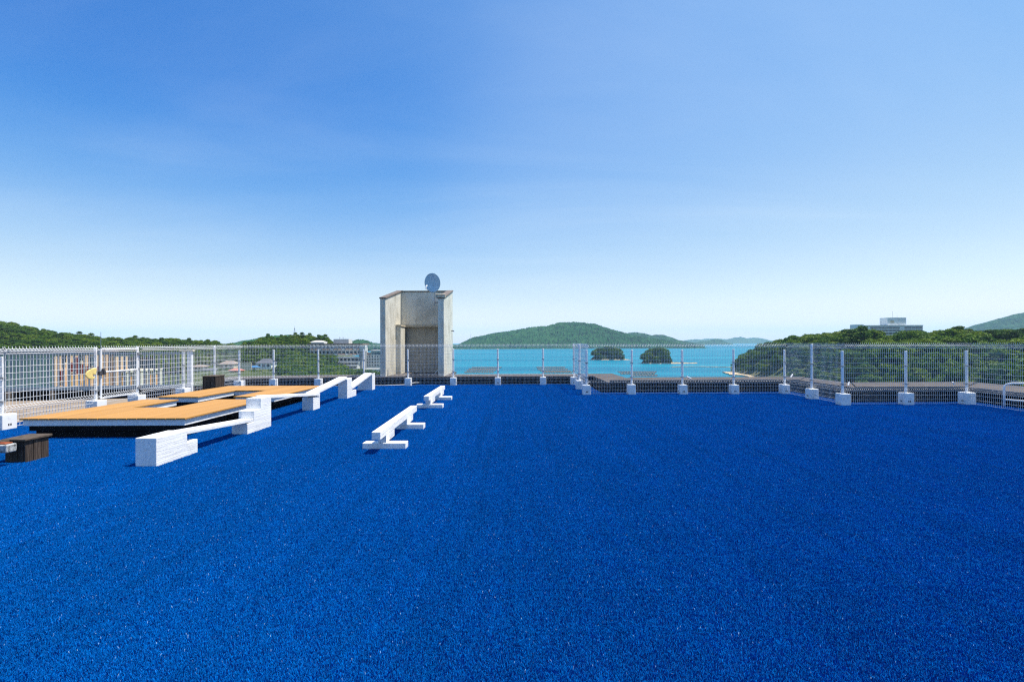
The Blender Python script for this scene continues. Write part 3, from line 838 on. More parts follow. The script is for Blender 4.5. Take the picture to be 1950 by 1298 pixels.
# ------------------------------------------------------------------ mesh fences
WIRE = 0.0029
def panel_mb(p0, p1, side, lowcut=0.03, pitch=0.0535, WIRE=WIRE):
    """welded mesh panel between two ground points; side = +1/-1 picks which way the folds bulge"""
    m = MB(); a = Vector((*p0, 0)); b = Vector((*p1, 0)); d = (b-a); L_ = d.length; t = d.normalized(); nrm = Vector((t.y, -t.x, 0))*side
    prof = [(0,lowcut),(0,0.375),(0.075,0.425),(0,0.475),(0,1.555),(0.07,1.60),(0,1.645),(-0.012,1.70)]
    nw = max(2, int(round(L_/pitch)))
    for i in range(nw+1):
        c = a + t*(L_*i/nw)
        m.tube([c + nrm*o_ + Vector((0,0,z)) for o_, z in prof], WIRE, 4, cap=False, phase=0.785)
    zs = [(0, lowcut+0.01),(0,0.15),(0,0.27),(0,0.375),(0.075,0.425),(0,0.475)] + [(0, 0.475+0.135*k) for k in range(1,8)] + [(0,1.555),(0.07,1.60),(0,1.645)]
    for o_, z in zs:
        q = nrm*(o_+0.005) + Vector((0,0,z)); r = WIRE*1.15 if z < 1.5 else WIRE*2.0
        m.tube([a+q, b+q], r, 4, cap=False, phase=0.785)
    return m

FGROUP = "white mesh fences round the terrace"
def fence(label, posts, side, tall=(), footing=0.25, skip=(), gate=None, post_off=0.05, foot_h=0.325, pitch=0.0535, wire=WIRE):
    c = posts[len(posts)//2]
    t = thing("mesh_fence", label, "fence", (c[0], c[1], 0), FGROUP)
    for i, p in enumerate(posts):
        if i in skip: continue
        q = posts[i+1] if i+1 < len(posts) else posts[i-1]
        d = Vector((q[0]-p[0], q[1]-p[1], 0)).normalized(); nrm = Vector((d.y, -d.x, 0))*side*(1 if i+1 < len(posts) else -1)
        pc = Vector((p[0], p[1], 0)) - nrm*post_off
        hgt = (1.66 if i in tall else 1.475) + rnd.uniform(-.012,.008)
        ln = Vector((rnd.uniform(-.009,.009), rnd.uniform(-.009,.009), 0))
        pm = MB(); pm.tube([pc + Vector((0,0,foot_h-0.02)), pc + ln + Vector((0,0,hgt))], 0.034, 10)
        pm.tube([pc + ln + Vector((0,0,hgt-0.004)), pc + ln + Vector((0,0,hgt+0.012))], [0.037,0.030], 10)
        post = pm.build("post", M['white_metal'], t, smooth=False)
        cl = MB()
        for zz in (0.56, 1.05):
            cl.box(pc.x-0.05, pc.x+0.05, pc.y-0.05, pc.y+0.05, zz, zz+0.025)
        cl.build("clamp", M['grey_metal'], post)
        h2 = footing/2
        jx_, jy_, jh_ = rnd.uniform(-.014,.014), rnd.uniform(-.014,.014), rnd.uniform(-.012,.010)
        ft = MB().box(pc.x-h2+jx_, pc.x+h2+jx_, pc.y-h2+jy_, pc.y+h2+jy_, -0.002, foot_h+jh_).build("footing", M['white_concrete'], t, bevel=0.012)
        lg = MB()                                              # two lifting slots cast in the faces
        for sx, sy in ((0,-1),(1,0),(-1,0)):
            if rnd.random() < 0.45: continue
            for kx in (-0.022, 0.022):
                if sy: lg.box(pc.x+kx-0.014, pc.x+kx+0.014, pc.y-h2+jy_-0.003, pc.y-h2+jy_+0.01, 0.085, 0.125)
                else: lg.box(pc.x+jx_+sx*h2-0.003, pc.x+jx_+sx*h2+0.003, pc.y+kx-0.014, pc.y+kx+0.014, 0.085, 0.125)
        if lg.v: lg.build("lifting_slot", M['dark_metal'], ft)
    for i in range(len(posts)-1):
        if gate is not None and i == gate: continue
        a, b = Vector((*posts[i],0)), Vector((*posts[i+1],0)); d = (b-a).normalized()*0.02
        panel_mb((a.x+d.x,a.y+d.y), (b.x-d.x,b.y-d.y), side, pitch=pitch, WIRE=wire).build("mesh_panel", M['white_metal'], t, fix=False)
    return t
SP = 1.69
left_posts = [(LX, 6.7),(LX,8.4),(LX,10.12),(LX,12.40),(LX,13.78),(LX,15.71),(LX,17.35),(LX,18.93)]
fl = fence("long white mesh fence with a gate running back along the left side", left_posts, 1, tall=(3,4,6), gate=3, pitch=0.075, wire=0.0044, footing=0.30)
# gate leaf in the left fence
gy0, gy1 = 12.50, 13.71
gm = MB()
gm.tube([(LX,gy0,0.36),(LX,gy0,1.63)], 0.024, 8); gm.tube([(LX,gy1,0.36),(LX,gy1,1.63)], 0.024, 8)
gm.tube([(LX,gy0,0.37),(LX,gy1,0.37)], 0.02, 8); gm.tube([(LX,gy0,1.60),(LX,gy1,1.60)], 0.02, 8); gm.tube([(LX,gy0,1.03),(LX,gy1,1.03)], 0.02, 8)
gate = gm.build("gate", M['white_metal'], fl)
panel_mb((LX,gy0+0.03),(LX,gy1-0.03), 1, lowcut=0.385, pitch=0.075, WIRE=0.0044).build("mesh_panel", M['white_metal'], gate, fix=False)
MB().box(LX-0.03, LX+0.06, gy0-0.10, gy0+0.09, 0.96, 1.06).box(LX+0.03, LX+0.09, gy0-0.02, gy0+0.03, 1.04, 1.12).build("latch", M['dark_metal'], gate, bevel=0.008)
m = MB()
for yy in (gy1-0.0,):
    for zz in (0.5, 1.45): m.box(LX-0.02, LX+0.05, yy-0.02, yy+0.10, zz, zz+0.05)
m.build("hinge", M['grey_metal'], gate)

fence("far white mesh fence between the left corner and the jog, tower rising behind", FAR, 1, tall=(0,8), skip=(0,))
JX = 2.52
fence("short white mesh fence section seen end on in the middle distance", [(2.53,20.20),(2.54,18.3),(JX,16.40)], -1, tall=(1,), skip=(0,))
fence("white mesh fence right of the jog with the islets showing through", [(JX,16.40),(3.98,16.40),(5.67,16.40),(7.38,16.40),(9.08,16.40)], 1, skip=(0,))
fence("short white mesh fence section stepping nearer in front of the headland wood", [(9.08,16.40),(9.12,14.95),(9.09,13.50)], -1, tall=(1,), skip=(0,), footing=0.26)
fence("near white mesh fence at right with three footings under the distant hotel", [(9.09,13.50),(10.80,13.50),(12.47,13.50)], 1, skip=(0,), footing=0.26, foot_h=0.34)
fence("white mesh fence at the right edge running toward the viewer", [(12.47,13.50),(12.45,11.5),(12.45,9.6),(12.45,7.8)], -1, skip=(0,), footing=0.26)

# white cross rails behind the posts (slanted stays)
def stay(a, b, label):
    tag(MB().tube([a, b], 0.02, 6).build("stay_rod", M['white_metal']), label, "rod", "slanted stays behind the right fences")
stay((5.97,16.9,0.56),(6.15,16.98,0.485), "white slanted stay rod behind the fence in front of the islets")
stay((9.53,16.9,0.52),(9.66,17.0,0.615), "white slanted stay rod behind the fence corner at the wood edge")
stay((9.53,14.0,0.50),(9.59,14.05,0.585), "white slanted stay rod right of the nearest fence corner")
stay((12.50,14.0,0.585),(12.56,14.03,0.51), "white slanted stay rod below the rightmost fence post")
m = MB()
m.tube([(12.95,13.0,0.02),(12.95,13.0,0.52),(12.98,12.97,0.60),(13.06,12.9,0.635),(13.5,12.55,0.655),(14.2,12.0,0.67)], 0.026, 8)
m.tube([(12.95,13.0,0.20),(13.5,12.55,0.17),(14.2,12.0,0.15)], 0.022, 8)
m.tube([(14.2,12.0,-0.2),(14.2,12.0,0.67)], 0.026, 8)
tag(m.build("handrail", M['white_metal'], smooth=True), "bent white pipe handrail behind the fence at the right edge", "handrail")

# yellow glove hung at the gate latch
def glove():
    m = MB(); poly = []
    outl = [(-0.30,0.02),(-0.27,0.10),(-0.18,0.16),(-0.05,0.20),(0.02,0.21),(0.05,0.18),(0.05,0.10),(0.03,0.08),(0.03,0.0),(-0.08,0.02),(-0.10,-0.02),(0.0,-0.06),(-0.02,-0.10),(-0.12,-0.13),(-0.22,-0.09),(-0.28,-0.03)]
    return MB().prism_x([(12.18 + a*0.9, 0.98 + b*0.85) for a, b in outl], LX+0.10, LX+0.135)
tag(glove().build("work_glove", M['yellow_glove'], bevel=0.014), "faded yellow work glove stuck on the mesh beside the gate latch", "glove")

# ------------------------------------------------------------------ wooden deck stages
def deck(label, strip, arms, fascia_faces):
    """strip = (x0,x1,y0,y1); arms = list of the same; boards run away from the viewer"""
    x0, x1, y0, y1 = strip
    t = thing("deck_stage", label, "deck", ((x0+x1)/2, (y0+y1)/2, 0), "U shaped timber stages")
    zt, th = 0.38, 0.030; bw = 0.1795
    n = int(round((x1-x0)/bw)); bw = (x1-x0)/n
    for i in range(n):
        a, b = x0 + i*bw + 0.004, x0 + (i+1)*bw - 0.004; c = (a+b)/2
        ya, yb = y0, y1
        for (ax0, ax1, ay0, ay1) in arms:
            if ax0 < c < ax1: ya, yb = min(ya, ay0), max(yb, ay1)
        dz = rnd.uniform(-0.0012, 0.0012)
        MB().box(a, b, ya + rnd.uniform(-.004,.004), yb + rnd.uniform(-.004,.004), zt-th+dz, zt+dz).build("deck_board", M['deck'], t, bevel=0.003)
    for (fx0, fx1, fy0, fy1) in fascia_faces:
        MB().box(fx0, fx1, fy0, fy1, 0.238, zt-th-0.003).build("fascia", M['white_wood'], t)
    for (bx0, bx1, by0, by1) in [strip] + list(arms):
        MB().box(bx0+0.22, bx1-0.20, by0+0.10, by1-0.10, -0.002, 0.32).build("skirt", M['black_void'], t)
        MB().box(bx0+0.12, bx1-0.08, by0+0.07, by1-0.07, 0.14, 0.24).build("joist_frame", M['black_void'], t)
    return t
f = 0.045
A = (-9.07,-6.01,9.08,10.62); AL = (-9.07,-8.17,10.62,12.1); AR = (-7.27,-6.01,10.62,12.1)
deck("near tan timber stage open at the back, closest to the viewer", A, [AL, AR],
     [(-9.03,-6.05,9.12,9.12+f), (-6.05-f,-6.05,9.17,12.02), (-8.203-f,-8.203,10.66,12.02), (-7.235,-7.235+f,10.66,12.02), (-9.03,-9.03+f,9.17,12.02),
      (-9.03,-8.203,12.02,12.02+f), (-7.235,-6.05,12.02,12.02+f), (-8.203,-7.235,10.58-f,10.58)])
B = (-9.15,-6.10,14.38,15.9); BL = (-9.15,-8.073,12.7,14.38); BR = (-7.176,-6.10,12.7,14.38)
deck("rear tan timber stage open at the front, beside the dark timber box", B, [BL, BR],
     [(-9.11,-6.14,15.82,15.82+f), (-6.14-f,-6.14,12.79,15.82), (-8.106-f,-8.106,12.79,14.42), (-7.14,-7.14+f,12.79,14.42), (-9.11,-9.11+f,12.79,15.82),
      (-9.11,-8.106,12.74,12.74+f), (-7.14,-6.14,12.74,12.74+f), (-8.106,-7.14,14.42,14.42+f)])

# ------------------------------------------------------------------ balance course on the left
WW = M['white_wood']; BG = "white timber balance course"
def solid(name, label, cat, mb, group=BG, bevel=0.007, mat=WW):
    o = mb.build(name, mat, bevel=bevel); return tag(o, label, cat, group)
xa, xb = -5.345, -5.045
solid("balance_block", "nearest white balance block with a notched step at its back", "block",
      MB().prism_x([(7.0,-0.002),(7.92,-0.002),(7.92,0.22),(7.665,0.205),(7.665,0.405),(7.0,0.412)], xa, xb))
def plank(y0, z0, y1, z1, th, x0, x1):
    return MB().prism_x([(y0,z0-th),(y1,z1-th),(y1,z1),(y0,z0)], x0, x1)
solid("balance_plank", "white plank sloping from the notched block down to the stair block", "plank", plank(7.669,0.394,9.686,0.272,0.060, -5.325, -5.075))
solid("stair_block", "white block cut into three stairs beside the near stage", "block",
      MB().prism_x([(9.45,-0.002),(10.38,-0.002),(10.38,0.637),(9.96,0.637),(9.96,0.425),(9.69,0.425),(9.69,0.21),(9.45,0.21)], -5.37, -5.066))
solid("balance_plank", "white plank sloping from the stair block to the square post", "plank", plank(10.383,0.655,13.16,0.412,0.065, -5.40, -5.12))
solid("balance_post", "short square white post between the stair block and the tall block", "block", MB().box(-5.43,-5.14,12.76,13.2,-0.002,0.340))
solid("balance_plank", "white plank rising from the square post to the tall stepped block", "plank", plank(12.95,0.452,15.45,0.690,0.075, -5.42, -5.17).add([], []))
solid("balance_block", "tall white block with a low step at its back, far part of course", "block",
      MB().prism_x([(15.43,-0.002),(16.32,-0.002),(16.32,0.21),(15.88,0.21),(15.88,0.628),(15.43,0.610)], -5.44, -5.153))
solid("balance_plank", "steep white plank rising at the far end of the course", "plank", plank(16.0,0.325,18.18,0.640,0.075, -5.44, -5.17))
solid("ramp_block", "wedge shaped white block ending the balance course", "block",
      MB().prism_y([(-5.74,-0.002),(-5.15,-0.002),(-5.15,0.625),(-5.43,0.560)], 18.18, 18.55))

# the two low balance beams on T feet
def balance_beam(label, y0, y1, xr0, xr1, feet, ups):
    t = thing("balance_beam", label, "balance beam", ((xr0+xr1)/2-0.07, (y0+y1)/2, 0), "white balance beams on T feet")
    def xr(y): return xr0 + (xr1-xr0)*(y-y0)/(y1-y0)
    m = MB(); w = 0.14
    m.add([(xr(y0)-w,y0,0.232),(xr(y0),y0,0.232),(xr(y1),y1,0.232),(xr(y1)-w,y1,0.232),(xr(y0)-w,y0,0.356),(xr(y0),y0,0.356),(xr(y1),y1,0.356),(xr(y1)-w,y1,0.356)],
          [(3,2,1,0),(4,5,6,7),(0,1,5,4),(1,2,6,5),(2,3,7,6),(3,0,4,7)])
    m.build("beam", WW, t, bevel=0.008)
    for a, b in ups:
        m = MB(); e = 0.002
        m.add([(xr(a)-w+e,a,0.108),(xr(a)-e,a,0.108),(xr(b)-e,b,0.108),(xr(b)-w+e,b,0.108),(xr(a)-w+e,a,0.230),(xr(a)-e,a,0.230),(xr(b)-e,b,0.230),(xr(b)-w+e,b,0.230)],
              [(3,2,1,0),(4,5,6,7),(0,1,5,4),(1,2,6,5),(2,3,7,6),(3,0,4,7)])
        m.build("upright", WW, t, bevel=0.006)
    for (fx0, fx1, fy0, fy1) in feet:
        MB().box(fx0, fx1, fy0, fy1, -0.002, 0.106).build("foot", WW, t, bevel=0.008)
balance_beam("nearer white balance beam on two cross feet", 7.72, 10.95, -2.06, -2.115, [(-2.46,-1.75,8.10,8.30),(-2.50,-1.79,9.95,10.17)], [(8.11,8.72),(9.85,10.5)])
balance_beam("farther white balance beam on two cross feet", 12.85, 15.95, -2.165, -2.17, [(-2.55,-1.85,13.12,13.34),(-2.54,-1.84,14.95,15.17)], [(13.13,13.9),(15.0,15.7)])

# ------------------------------------------------------------------ dark timber boxes, seesaw rail at the left edge
def timber_box(label, x0, x1, y0, y1, h, cap):
    t = thing("timber_box", label, "box", ((x0+x1)/2, (y0+y1)/2, 0), "dark timber boxes")
    nx = 3; w = (y1-y0)/nx
    for i in range(nx):
        d = rnd.uniform(0, 0.006)
        MB().box(x1-0.03, x1+d, y0+i*w+0.003, y0+(i+1)*w-0.003, 0, h-0.002).build("side_board", M['dark_wood'], t, bevel=0.004)
        MB().box(x0-d, x0+0.03, y0+i*w+0.003, y0+(i+1)*w-0.003, 0, h-0.002).build("side_board", M['dark_wood'], t, bevel=0.004)
    w = (x1-x0-0.064)/nx
    for i in range(nx):
        for ya, yb in ((y0, y0+0.03), (y1-0.03, y1)):
            MB().box(x0+0.032+i*w+0.002, x0+0.032+(i+1)*w-0.002, ya-rnd.uniform(0,0.004), yb, 0, h-0.002).build("end_board", M['dark_wood'], t, bevel=0.004)
    c = cap
    MB().add([(x0-c,y0-c,h),(x1+c,y0-c,h),(x1+c,y1+c,h),(x0-c,y1+c,h),(x0-c,y0-c,h+0.028),(x1+c,y0-c,h+0.028),(x1+c,y1+c,h+0.036),(x0-c,y1+c,h+0.036)],
             [(3,2,1,0),(4,5,6,7),(0,1,5,4),(1,2,6,5),(2,3,7,6),(3,0,4,7)]).build("lid", M['grey_wood'], t, bevel=0.006)
    return t
timber_box("dark weathered timber box at the left edge in front of the stage", -7.47, -7.17, 7.27, 7.64, 0.325, 0.03)
timber_box("dark timber box behind the rear stage next to the left fence", -10.16, -9.74, 16.2, 16.72, 0.65, 0.012)
t = thing("pipe_barrier", "low barrier of two white pipes with a chipped end plate at left edge", "barrier", (-7.9, 7.05, 0))
for zz, yy in ((0.290,7.12),(0.235,7.06)):
    MB().tube([(-8.7,yy-0.22,zz-0.02),(-7.30,yy,zz)], 0.020, 10).build("pipe", M['white_metal'], t, smooth=True)
MB().box(-7.315,-7.19,7.02,7.17,0.20,0.315).build("end_plate", M['chipped'], t, bevel=0.012)
MB().box(-7.40,-7.24,7.05,7.16,0.318,0.332).build("bracket", M['orange_rust'], t, bevel=0.004)
MB().box(-8.75,-7.37,7.15,7.26,0.285,0.345).build("plank", M['grey_wood'], t, bevel=0.006)
for xx in (-8.6,):
    MB().box(xx-0.06, xx+0.06, 6.88, 7.24, -0.002, 0.205).build("foot", M['dark_wood'], t, bevel=0.006)

# ------------------------------------------------------------------ concrete tower and dish
def tower():
    t = thing("stair_tower", "weathered concrete tower with two slanted side walls behind the far fence", "tower", (-4.35, 23.0, 0.25))
    zf, zr, y0, y1 = 3.66, 4.30, 21.5, 24.75
    for xa_, xb_ in ((-5.74,-5.51),(-3.22,-2.97)):
        MB().prism_x([(y0,0.27),(y1,0.27),(y1,zr),(y0,zf)], xa_, xb_).build("side_wall", M['tower'], t)
        MB().prism_x([(y0-0.04,zf+0.002),(y1+0.04,zr+0.010),(y1+0.04,zr+0.07),(y0-0.04,zf+0.06)], xa_-0.03, xb_+0.03).build("wall_cap", M['tower_cap'], t)
    MB().box(-5.508,-3.222,24.5,24.75,2.62,zr-0.04).build("upper_wall", M['tower'], t)
    MB().box(-5.508,-3.222,24.62,24.80,0.27,2.52).build("lower_wall", M['tower_dark'], t)["label"] = "darker grey lower wall"
    MB().box(-5.508,-3.222,24.38,24.80,2.521,2.619).build("lintel", M['ledge'], t)
    MB().box(-5.508,-5.28,23.4,24.37,0.27,2.52).build("pier", M['tower'], t)
    MB().box(-5.54,-5.25,23.36,24.378,2.521,2.60).build("pier_cap", M['ledge'], t)
    MB().box(-5.508,-3.222,24.46,24.79,zr-0.038,zr+0.02).build("roof_edge", M['tower_cap'], t)
    MB().box(-5.9,-2.8,21.35,24.9,0.20,0.268).build("base_slab", M['coping'], t)
    MB().tube([(-2.969,24.2,2.32),(-2.85,24.2,2.32),(-2.85,24.2,2.27)], 0.025, 6).build("spout", M['dark_metal'], t)
tower()

def dish():
    c = Vector((-3.54, 22.0, 4.41))
    t = thing("satellite_dish", "grey blue satellite dish on the top of the concrete tower", "satellite dish", (c.x, c.y+0.2, 3.75))
    m = MB(); nr, na = 9, 40; Rx, Rz, dep = 0.365, 0.43, 0.115
    rows = []
    for side in (0, 1):
        for i in range(nr+1):
            q = i/nr
            for k in range(na):
                a = 2*math.pi*k/na
                m.v.append((Rx*q*math.cos(a), -dep*(q*q-1) + 0.004*side*1.0 + (0.006 if side else 0), Rz*q*math.sin(a)))
    def vid(s_, i, k): return s_*(nr+1)*na + i*na + k % na
    for s_ in (0, 1):
        for i in range(nr):
            for k in range(na):
                f_ = (vid(s_,i,k), vid(s_,i,k+1), vid(s_,i+1,k+1), vid(s_,i+1,k))
                m.f.append(f_ if s_ == 0 else f_[::-1])
    for k in range(na): m.f.append((vid(0,nr,k), vid(0,nr,k+1), vid(1,nr,k+1), vid(1,nr,k)))
    Mx = Matrix.Translation(c) @ Matrix.Rotation(R(-9), 4, 'Z') @ Matrix.Rotation(R(9), 4, 'X')
    m.xf(Mx)
    m.build("reflector", M['dish'], t, smooth=True)
    def P(x, y, z): return Mx @ Vector((x, y, z))
    MB().tube([P(0,0.10,-0.36), P(-0.04,-0.10,-0.44), P(-0.17,-0.42,-0.22)], 0.010, 6).build("feed_arm", M['grey_metal'], t)
    f_ = MB().tube([P(-0.17,-0.44,-0.25), P(-0.175,-0.40,-0.13)], 0.024, 8)
    f_.tube([P(-0.175,-0.40,-0.13), P(-0.15,-0.30,-0.11)], 0.032, 8).build("feed_horn", M['white_metal'], t)
    MB().tube([c+Vector((0.07,0.16,-0.15)), c+Vector((0.07,0.20,-0.42)), c+Vector((0.07,0.20,-1.0))], 0.024, 8).build("mast", M['grey_metal'], t)
    MB().box(c.x+0.02, c.x+0.12, c.y+0.12, c.y+0.24, c.z-0.2, c.z-0.08).build("bracket", M['dark_metal'], t)
    MB().tube([(-3.47,22.2,3.55),(-3.3,22.2,3.55),(-3.21,22.2,3.55)], 0.02, 6).build("wall_arm", M['dark_metal'], t)
    MB().tube([P(-0.02,-0.08,-0.43), c+Vector((-0.02,0.0,-0.68)), c+Vector((0.06,0.0,-0.80)), c+Vector((0.16,0.0,-0.78)), c+Vector((0.30,0.0,-0.66)), c+Vector((0.38,0.05,-0.5))], 0.008, 6).build("dish_cable", M['cable'], t)
dish()
tag(MB().box(-3.30,-2.90,21.42,21.62,3.70,3.85).tube([(-3.32,21.44,3.83),(-2.88,21.44,3.83)], 0.028, 8).build("bracket_box", M['ledge'], bevel=0.01),
    "rusty beige bracket box on the front corner of the tower wall", "bracket")
pts = []
for k in range(25):
    s_ = k/24
    pts.append((-4.35 + 1.05*s_, 20.25 + 2.9*s_, 0.03 + 0.03*math.sin(9*s_) + (0.35*max(0,(s_-0.35)/0.65)**1.3 if s_ > 0.35 else 0) + (0.28*max(0,(s_-0.7)/0.3) if s_ > 0.7 else 0)))
tag(MB().tube([(-7.2,20.0,0.01),(-6.2,20.06,0.012),(-5.2,20.12,0.012)] + pts, 0.014, 6).build("cable", M['cable'], smooth=True),
    "loose white cable running along the far fence and up to the tower", "cable")

# ------------------------------------------------------------------ lower roof, balustrade and buildings outside the left fence
struct(MB().prism_z([(-40,-3),(-10.97,-3),(-10.97,17.0),(-11.6,17.0),(-19.8,15.25),(-40,14.5)], -0.6, -0.10), "lower_roof", M['tan_floor'], "sandy flat roof outside the left fence")
def balustrade():
    a, b = Vector((-19.2,15.7,0)), Vector((-11.25,17.25,0)); d = (b-a); L_ = d.length; u = d.normalized(); n_ = Vector((u.y,-u.x,0))
    t = thing("slat_balustrade", "grey blue slatted balustrade outside the left fence", "balustrade", tuple(a.lerp(b,0.5)))
    def bar(p, q, hw, z0, z1):
        m = MB(); w = n_*hw
        pts_ = [p-w, q-w, q+w, p+w]
        return m.prism_z([(v.x,v.y) for v in pts_], z0, z1)
    bar(a, b, 0.045, 1.39, 1.45).build("top_rail", M['slat'], t)
    bar(a, b, 0.07, 0.20, 0.32).build("bottom_rail", M['slat'], t)
    n = 54
    for i in range(n):
        c = a + u*(L_*(i+0.5)/n)
        hw = 0.026
        bar(c-u*hw, c+u*hw, 0.011, 0.322, 1.388).build("slat", M['slat'], t)
    bar(b-u*0.06, b+u*0.07, 0.085, -0.1, 1.47).build("end_post", M['white_concrete'], t)
    bar(b-u*0.30, b+u*0.12, 0.10, 1.472, 1.53).build("post_cap", M['cream'], t)
    q = n_*(-0.45)
    for k in range(7):
        c = a + u*(L_*(0.04+0.15*k))
        bar(c-u*0.07, c+u*0.07, 0.07, -0.45, 0.198).build("stub_column", M['tan_floor'], t)
balustrade()
struct(MB().prism_z([(-19.8,16.15),(-11.0,17.85),(-11.0,18.2),(-19.8,16.5)], -0.6, 0.19), "kerb_wall", M['gutter'], "dark low wall in shade under the balustrade")  # shade below the balustrade is put into the near-black colour
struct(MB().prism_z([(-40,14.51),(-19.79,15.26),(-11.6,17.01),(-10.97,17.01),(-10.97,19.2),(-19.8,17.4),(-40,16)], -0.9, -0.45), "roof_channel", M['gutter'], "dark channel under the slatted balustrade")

def facade_block(t, name, x0, x1, y0, y1, z0, z1, mat):
    return MB().box(x0, x1, y0, y1, z0, z1).build(name, mat, t)
def at(px, py, D):
    return ((px-975)*D/940, 1.75 + (651.5-0.0035*(px-975)-py)*D/940)
def side_facade(X):
    """maps photo pixels onto a facade that faces right at x = X"""
    def yz(px, py):
        y = -940*X/(975-px)
        return y, 1.75 + (651.5 - 0.0035*(px-975) - py)*y/940
    return yz
def annexe():
    X = -41.5; yz = side_facade(X)
    y0, _ = yz(104, 0); y1, _ = yz(222, 0); zt = yz(160, 672)[1]
    t = thing("annexe_building", "tan building with maroon panels beyond the left balustrade", "building", (X-4, (y0+y1)/2, -15))
    MB().box(X-9, X, y0, y1, -15, zt).build("main_wall", M['tan_wall'], t)
    MB().box(X-9.3, X+0.10, y0-0.2, y1+0.2, zt+0.003, zt+0.28).build("roof_slab", M['roof_grey'], t)
    for p0, p1, q0, q1, mt in ((113,119,706,724,'maroon'),(133,140,690,708,'maroon'),(143,150,680,712,'maroon'),(153,160,694,713,'maroon'),(163,170,697,713,'maroon'),(173,180,700,713,'maroon'),(182,188,698,712,'maroon'),(172,179,677,696,'blue_glass'),(118,124,676,690,'glass'),(150,156,676,687,'glass')):
        a0, c1 = yz(p0, q0); a1, _ = yz(p1, q0); _, c0 = yz((p0+p1)/2, q1)
        fr = MB().box(X+0.004, X+0.09, a0, a1, c0, c1).build("panel", M[mt], t)
        MB().box(X+0.092, X+0.16, a0-0.05, a1+0.05, c0-0.08, c0-0.01).build("sill", M['cream'], fr)
    a0, c1 = yz(112, 714); a1, _ = yz(190, 714)
    MB().box(X+0.9, X+1.15, a0, a1, -15, c1).build("low_wall", M['orange_wall'], t)
    a0, c1 = yz(200, 676); a1, _ = yz(231, 676)
    MB().box(X-5, X+0.6, a0+0.42, a1+0.1, -15, c1).build("end_wing", M['tan_wall'], t)
    MB().box(X-5.2, X+0.68, a0+0.41, a1+0.2, c1+0.003, c1+0.2).build("wing_roof", M['roof_grey'], t)
    X2 = -40.6; yz = side_facade(X2)
    y0, _ = yz(233, 0); y1, _ = yz(308, 0); zt = yz(268, 707)[1]
    t2 = thing("outbuilding", "long orange wall building seen through the gate", "building", (X2-3, (y0+y1)/2, -15))
    MB().box(X2-6, X2, y0, y1, -15, zt).build("main_wall", M['orange_wall'], t2)
    MB().box(X2-6, X2+0.2, y0-0.1, y1+0.1, zt+0.003, zt+0.16).build("parapet_cap", M['cream'], t2)
    for k in range(6):
        yy = y0 + (y1-y0)*(k+0.5)/6
        MB().box(X2+0.003, X2+0.22, yy-0.18, yy+0.18, -8, zt-0.1).build("pilaster", M['cream'], t2)
    X3 = -52; yz = side_facade(X3)
    y0, _ = yz(236, 0); y1, _ = yz(292, 0); zt = yz(262, 681)[1]
    t3 = thing("dark_gallery", "dark brown timber gallery behind the orange wall", "building", (X3-3, (y0+y1)/2, -15))
    MB().box(X3-6, X3, y0, y1, -15, zt).build("main_wall", M['dark_wood'], t3)
    for k in range(7):
        yy = y0 + (y1-y0)*(k+0.5)/7
        MB().box(X3+0.003, X3+0.07, yy-0.3, yy+0.3, zt-2.3, zt-0.5).build("pane", M['glass'], t3)
annexe()
_, z_ = at(192, 632, 30)
xm, _ = at(192, 0, 30)
tag(MB().tube([(xm,30,-12),(xm,30,-2),(xm,30,z_)], [0.05,0.03,0.012], 6).build("thin_mast", M['grey_metal']), "thin upright mast rising above the gate at left", "mast")

# ------------------------------------------------------------------ houses, hotels
def windows(t, x0, x1, y, z0, z1, n, fw=0.62, frame='hotel_white', glass='glass', deep=0.25, name="window"):
    w = (x1-x0)/n
    for i in range(n):
        c = x0 + w*(i+0.5); h = w*fw/2
        fr = MB()
        fr.box(c-h-0.08, c+h+0.08, y-deep, y-0.004, z0-0.08, z0).box(c-h-0.08, c+h+0.08, y-deep, y-0.004, z1, z1+0.08)
        fr.box(c-h-0.08, c-h, y-deep, y-0.004, z0, z1).box(c+h, c+h+0.08, y-deep, y-0.004, z0, z1)
        f_ = fr.build(name, M[frame], t, fix=False)
        MB().box(c-h, c+h, y-deep*0.4, y-0.006, z0, z1).build("pane", M[glass], f_, fix=False)

def house(label, px, py_base, D, w, d, h, roof_h, wall, roof, zrot=0.0):
    x, z = at(px, py_base, D)
    t = thing("house", label, "house", (x, D, z), "houses in the valley at left")
    wl_ = MB().box(x-w/2, x+w/2, D, D+d, z-6, z+h).build("wall", M[wall], t)
    e = 0.6
    MB().add([(x-w/2-e,D-e,z+h),(x+w/2+e,D-e,z+h),(x+w/2+e,D+d+e,z+h),(x-w/2-e,D+d+e,z+h),(x-w/4,D+d/2,z+h+roof_h),(x+w/4,D+d/2,z+h+roof_h)],
             [(3,2,1,0),(0,1,5,4),(1,2,5),(2,3,4,5),(3,0,4)]).build("roof", M[roof], t)
    windows(t, x-w/2+0.5, x+w/2-0.5, D, z+h*0.45, z+h*0.85, max(2, int(w/2.6)), 0.6, 'cream', 'glass', 0.15)
    return t
house("grey tile hip roof house between far fence posts", 502, 703, 330, 10.0, 8, 4.0, 3.0, 'hotel_grey', 'roof_grey')
house("pale tan house with a long brown roof near the fence corner", 431, 705, 330, 9.5, 8, 4.2, 2.2, 'cream', 'roof_pink')
house("low pale brown roof house left of the dark timber box", 374, 706, 320, 8.0, 7, 2.6, 1.2, 'hotel_white', 'roof_pink')
house("small pale grey house just above the dark timber box", 397, 714, 315, 8.5, 7, 3.0, 1.3, 'hotel_grey', 'roof_grey')
house("red roofed shed beside the fence corner", 446, 711, 300, 6.5, 5, 1.8, 1.2, 'orange_wall', 'roof_red')
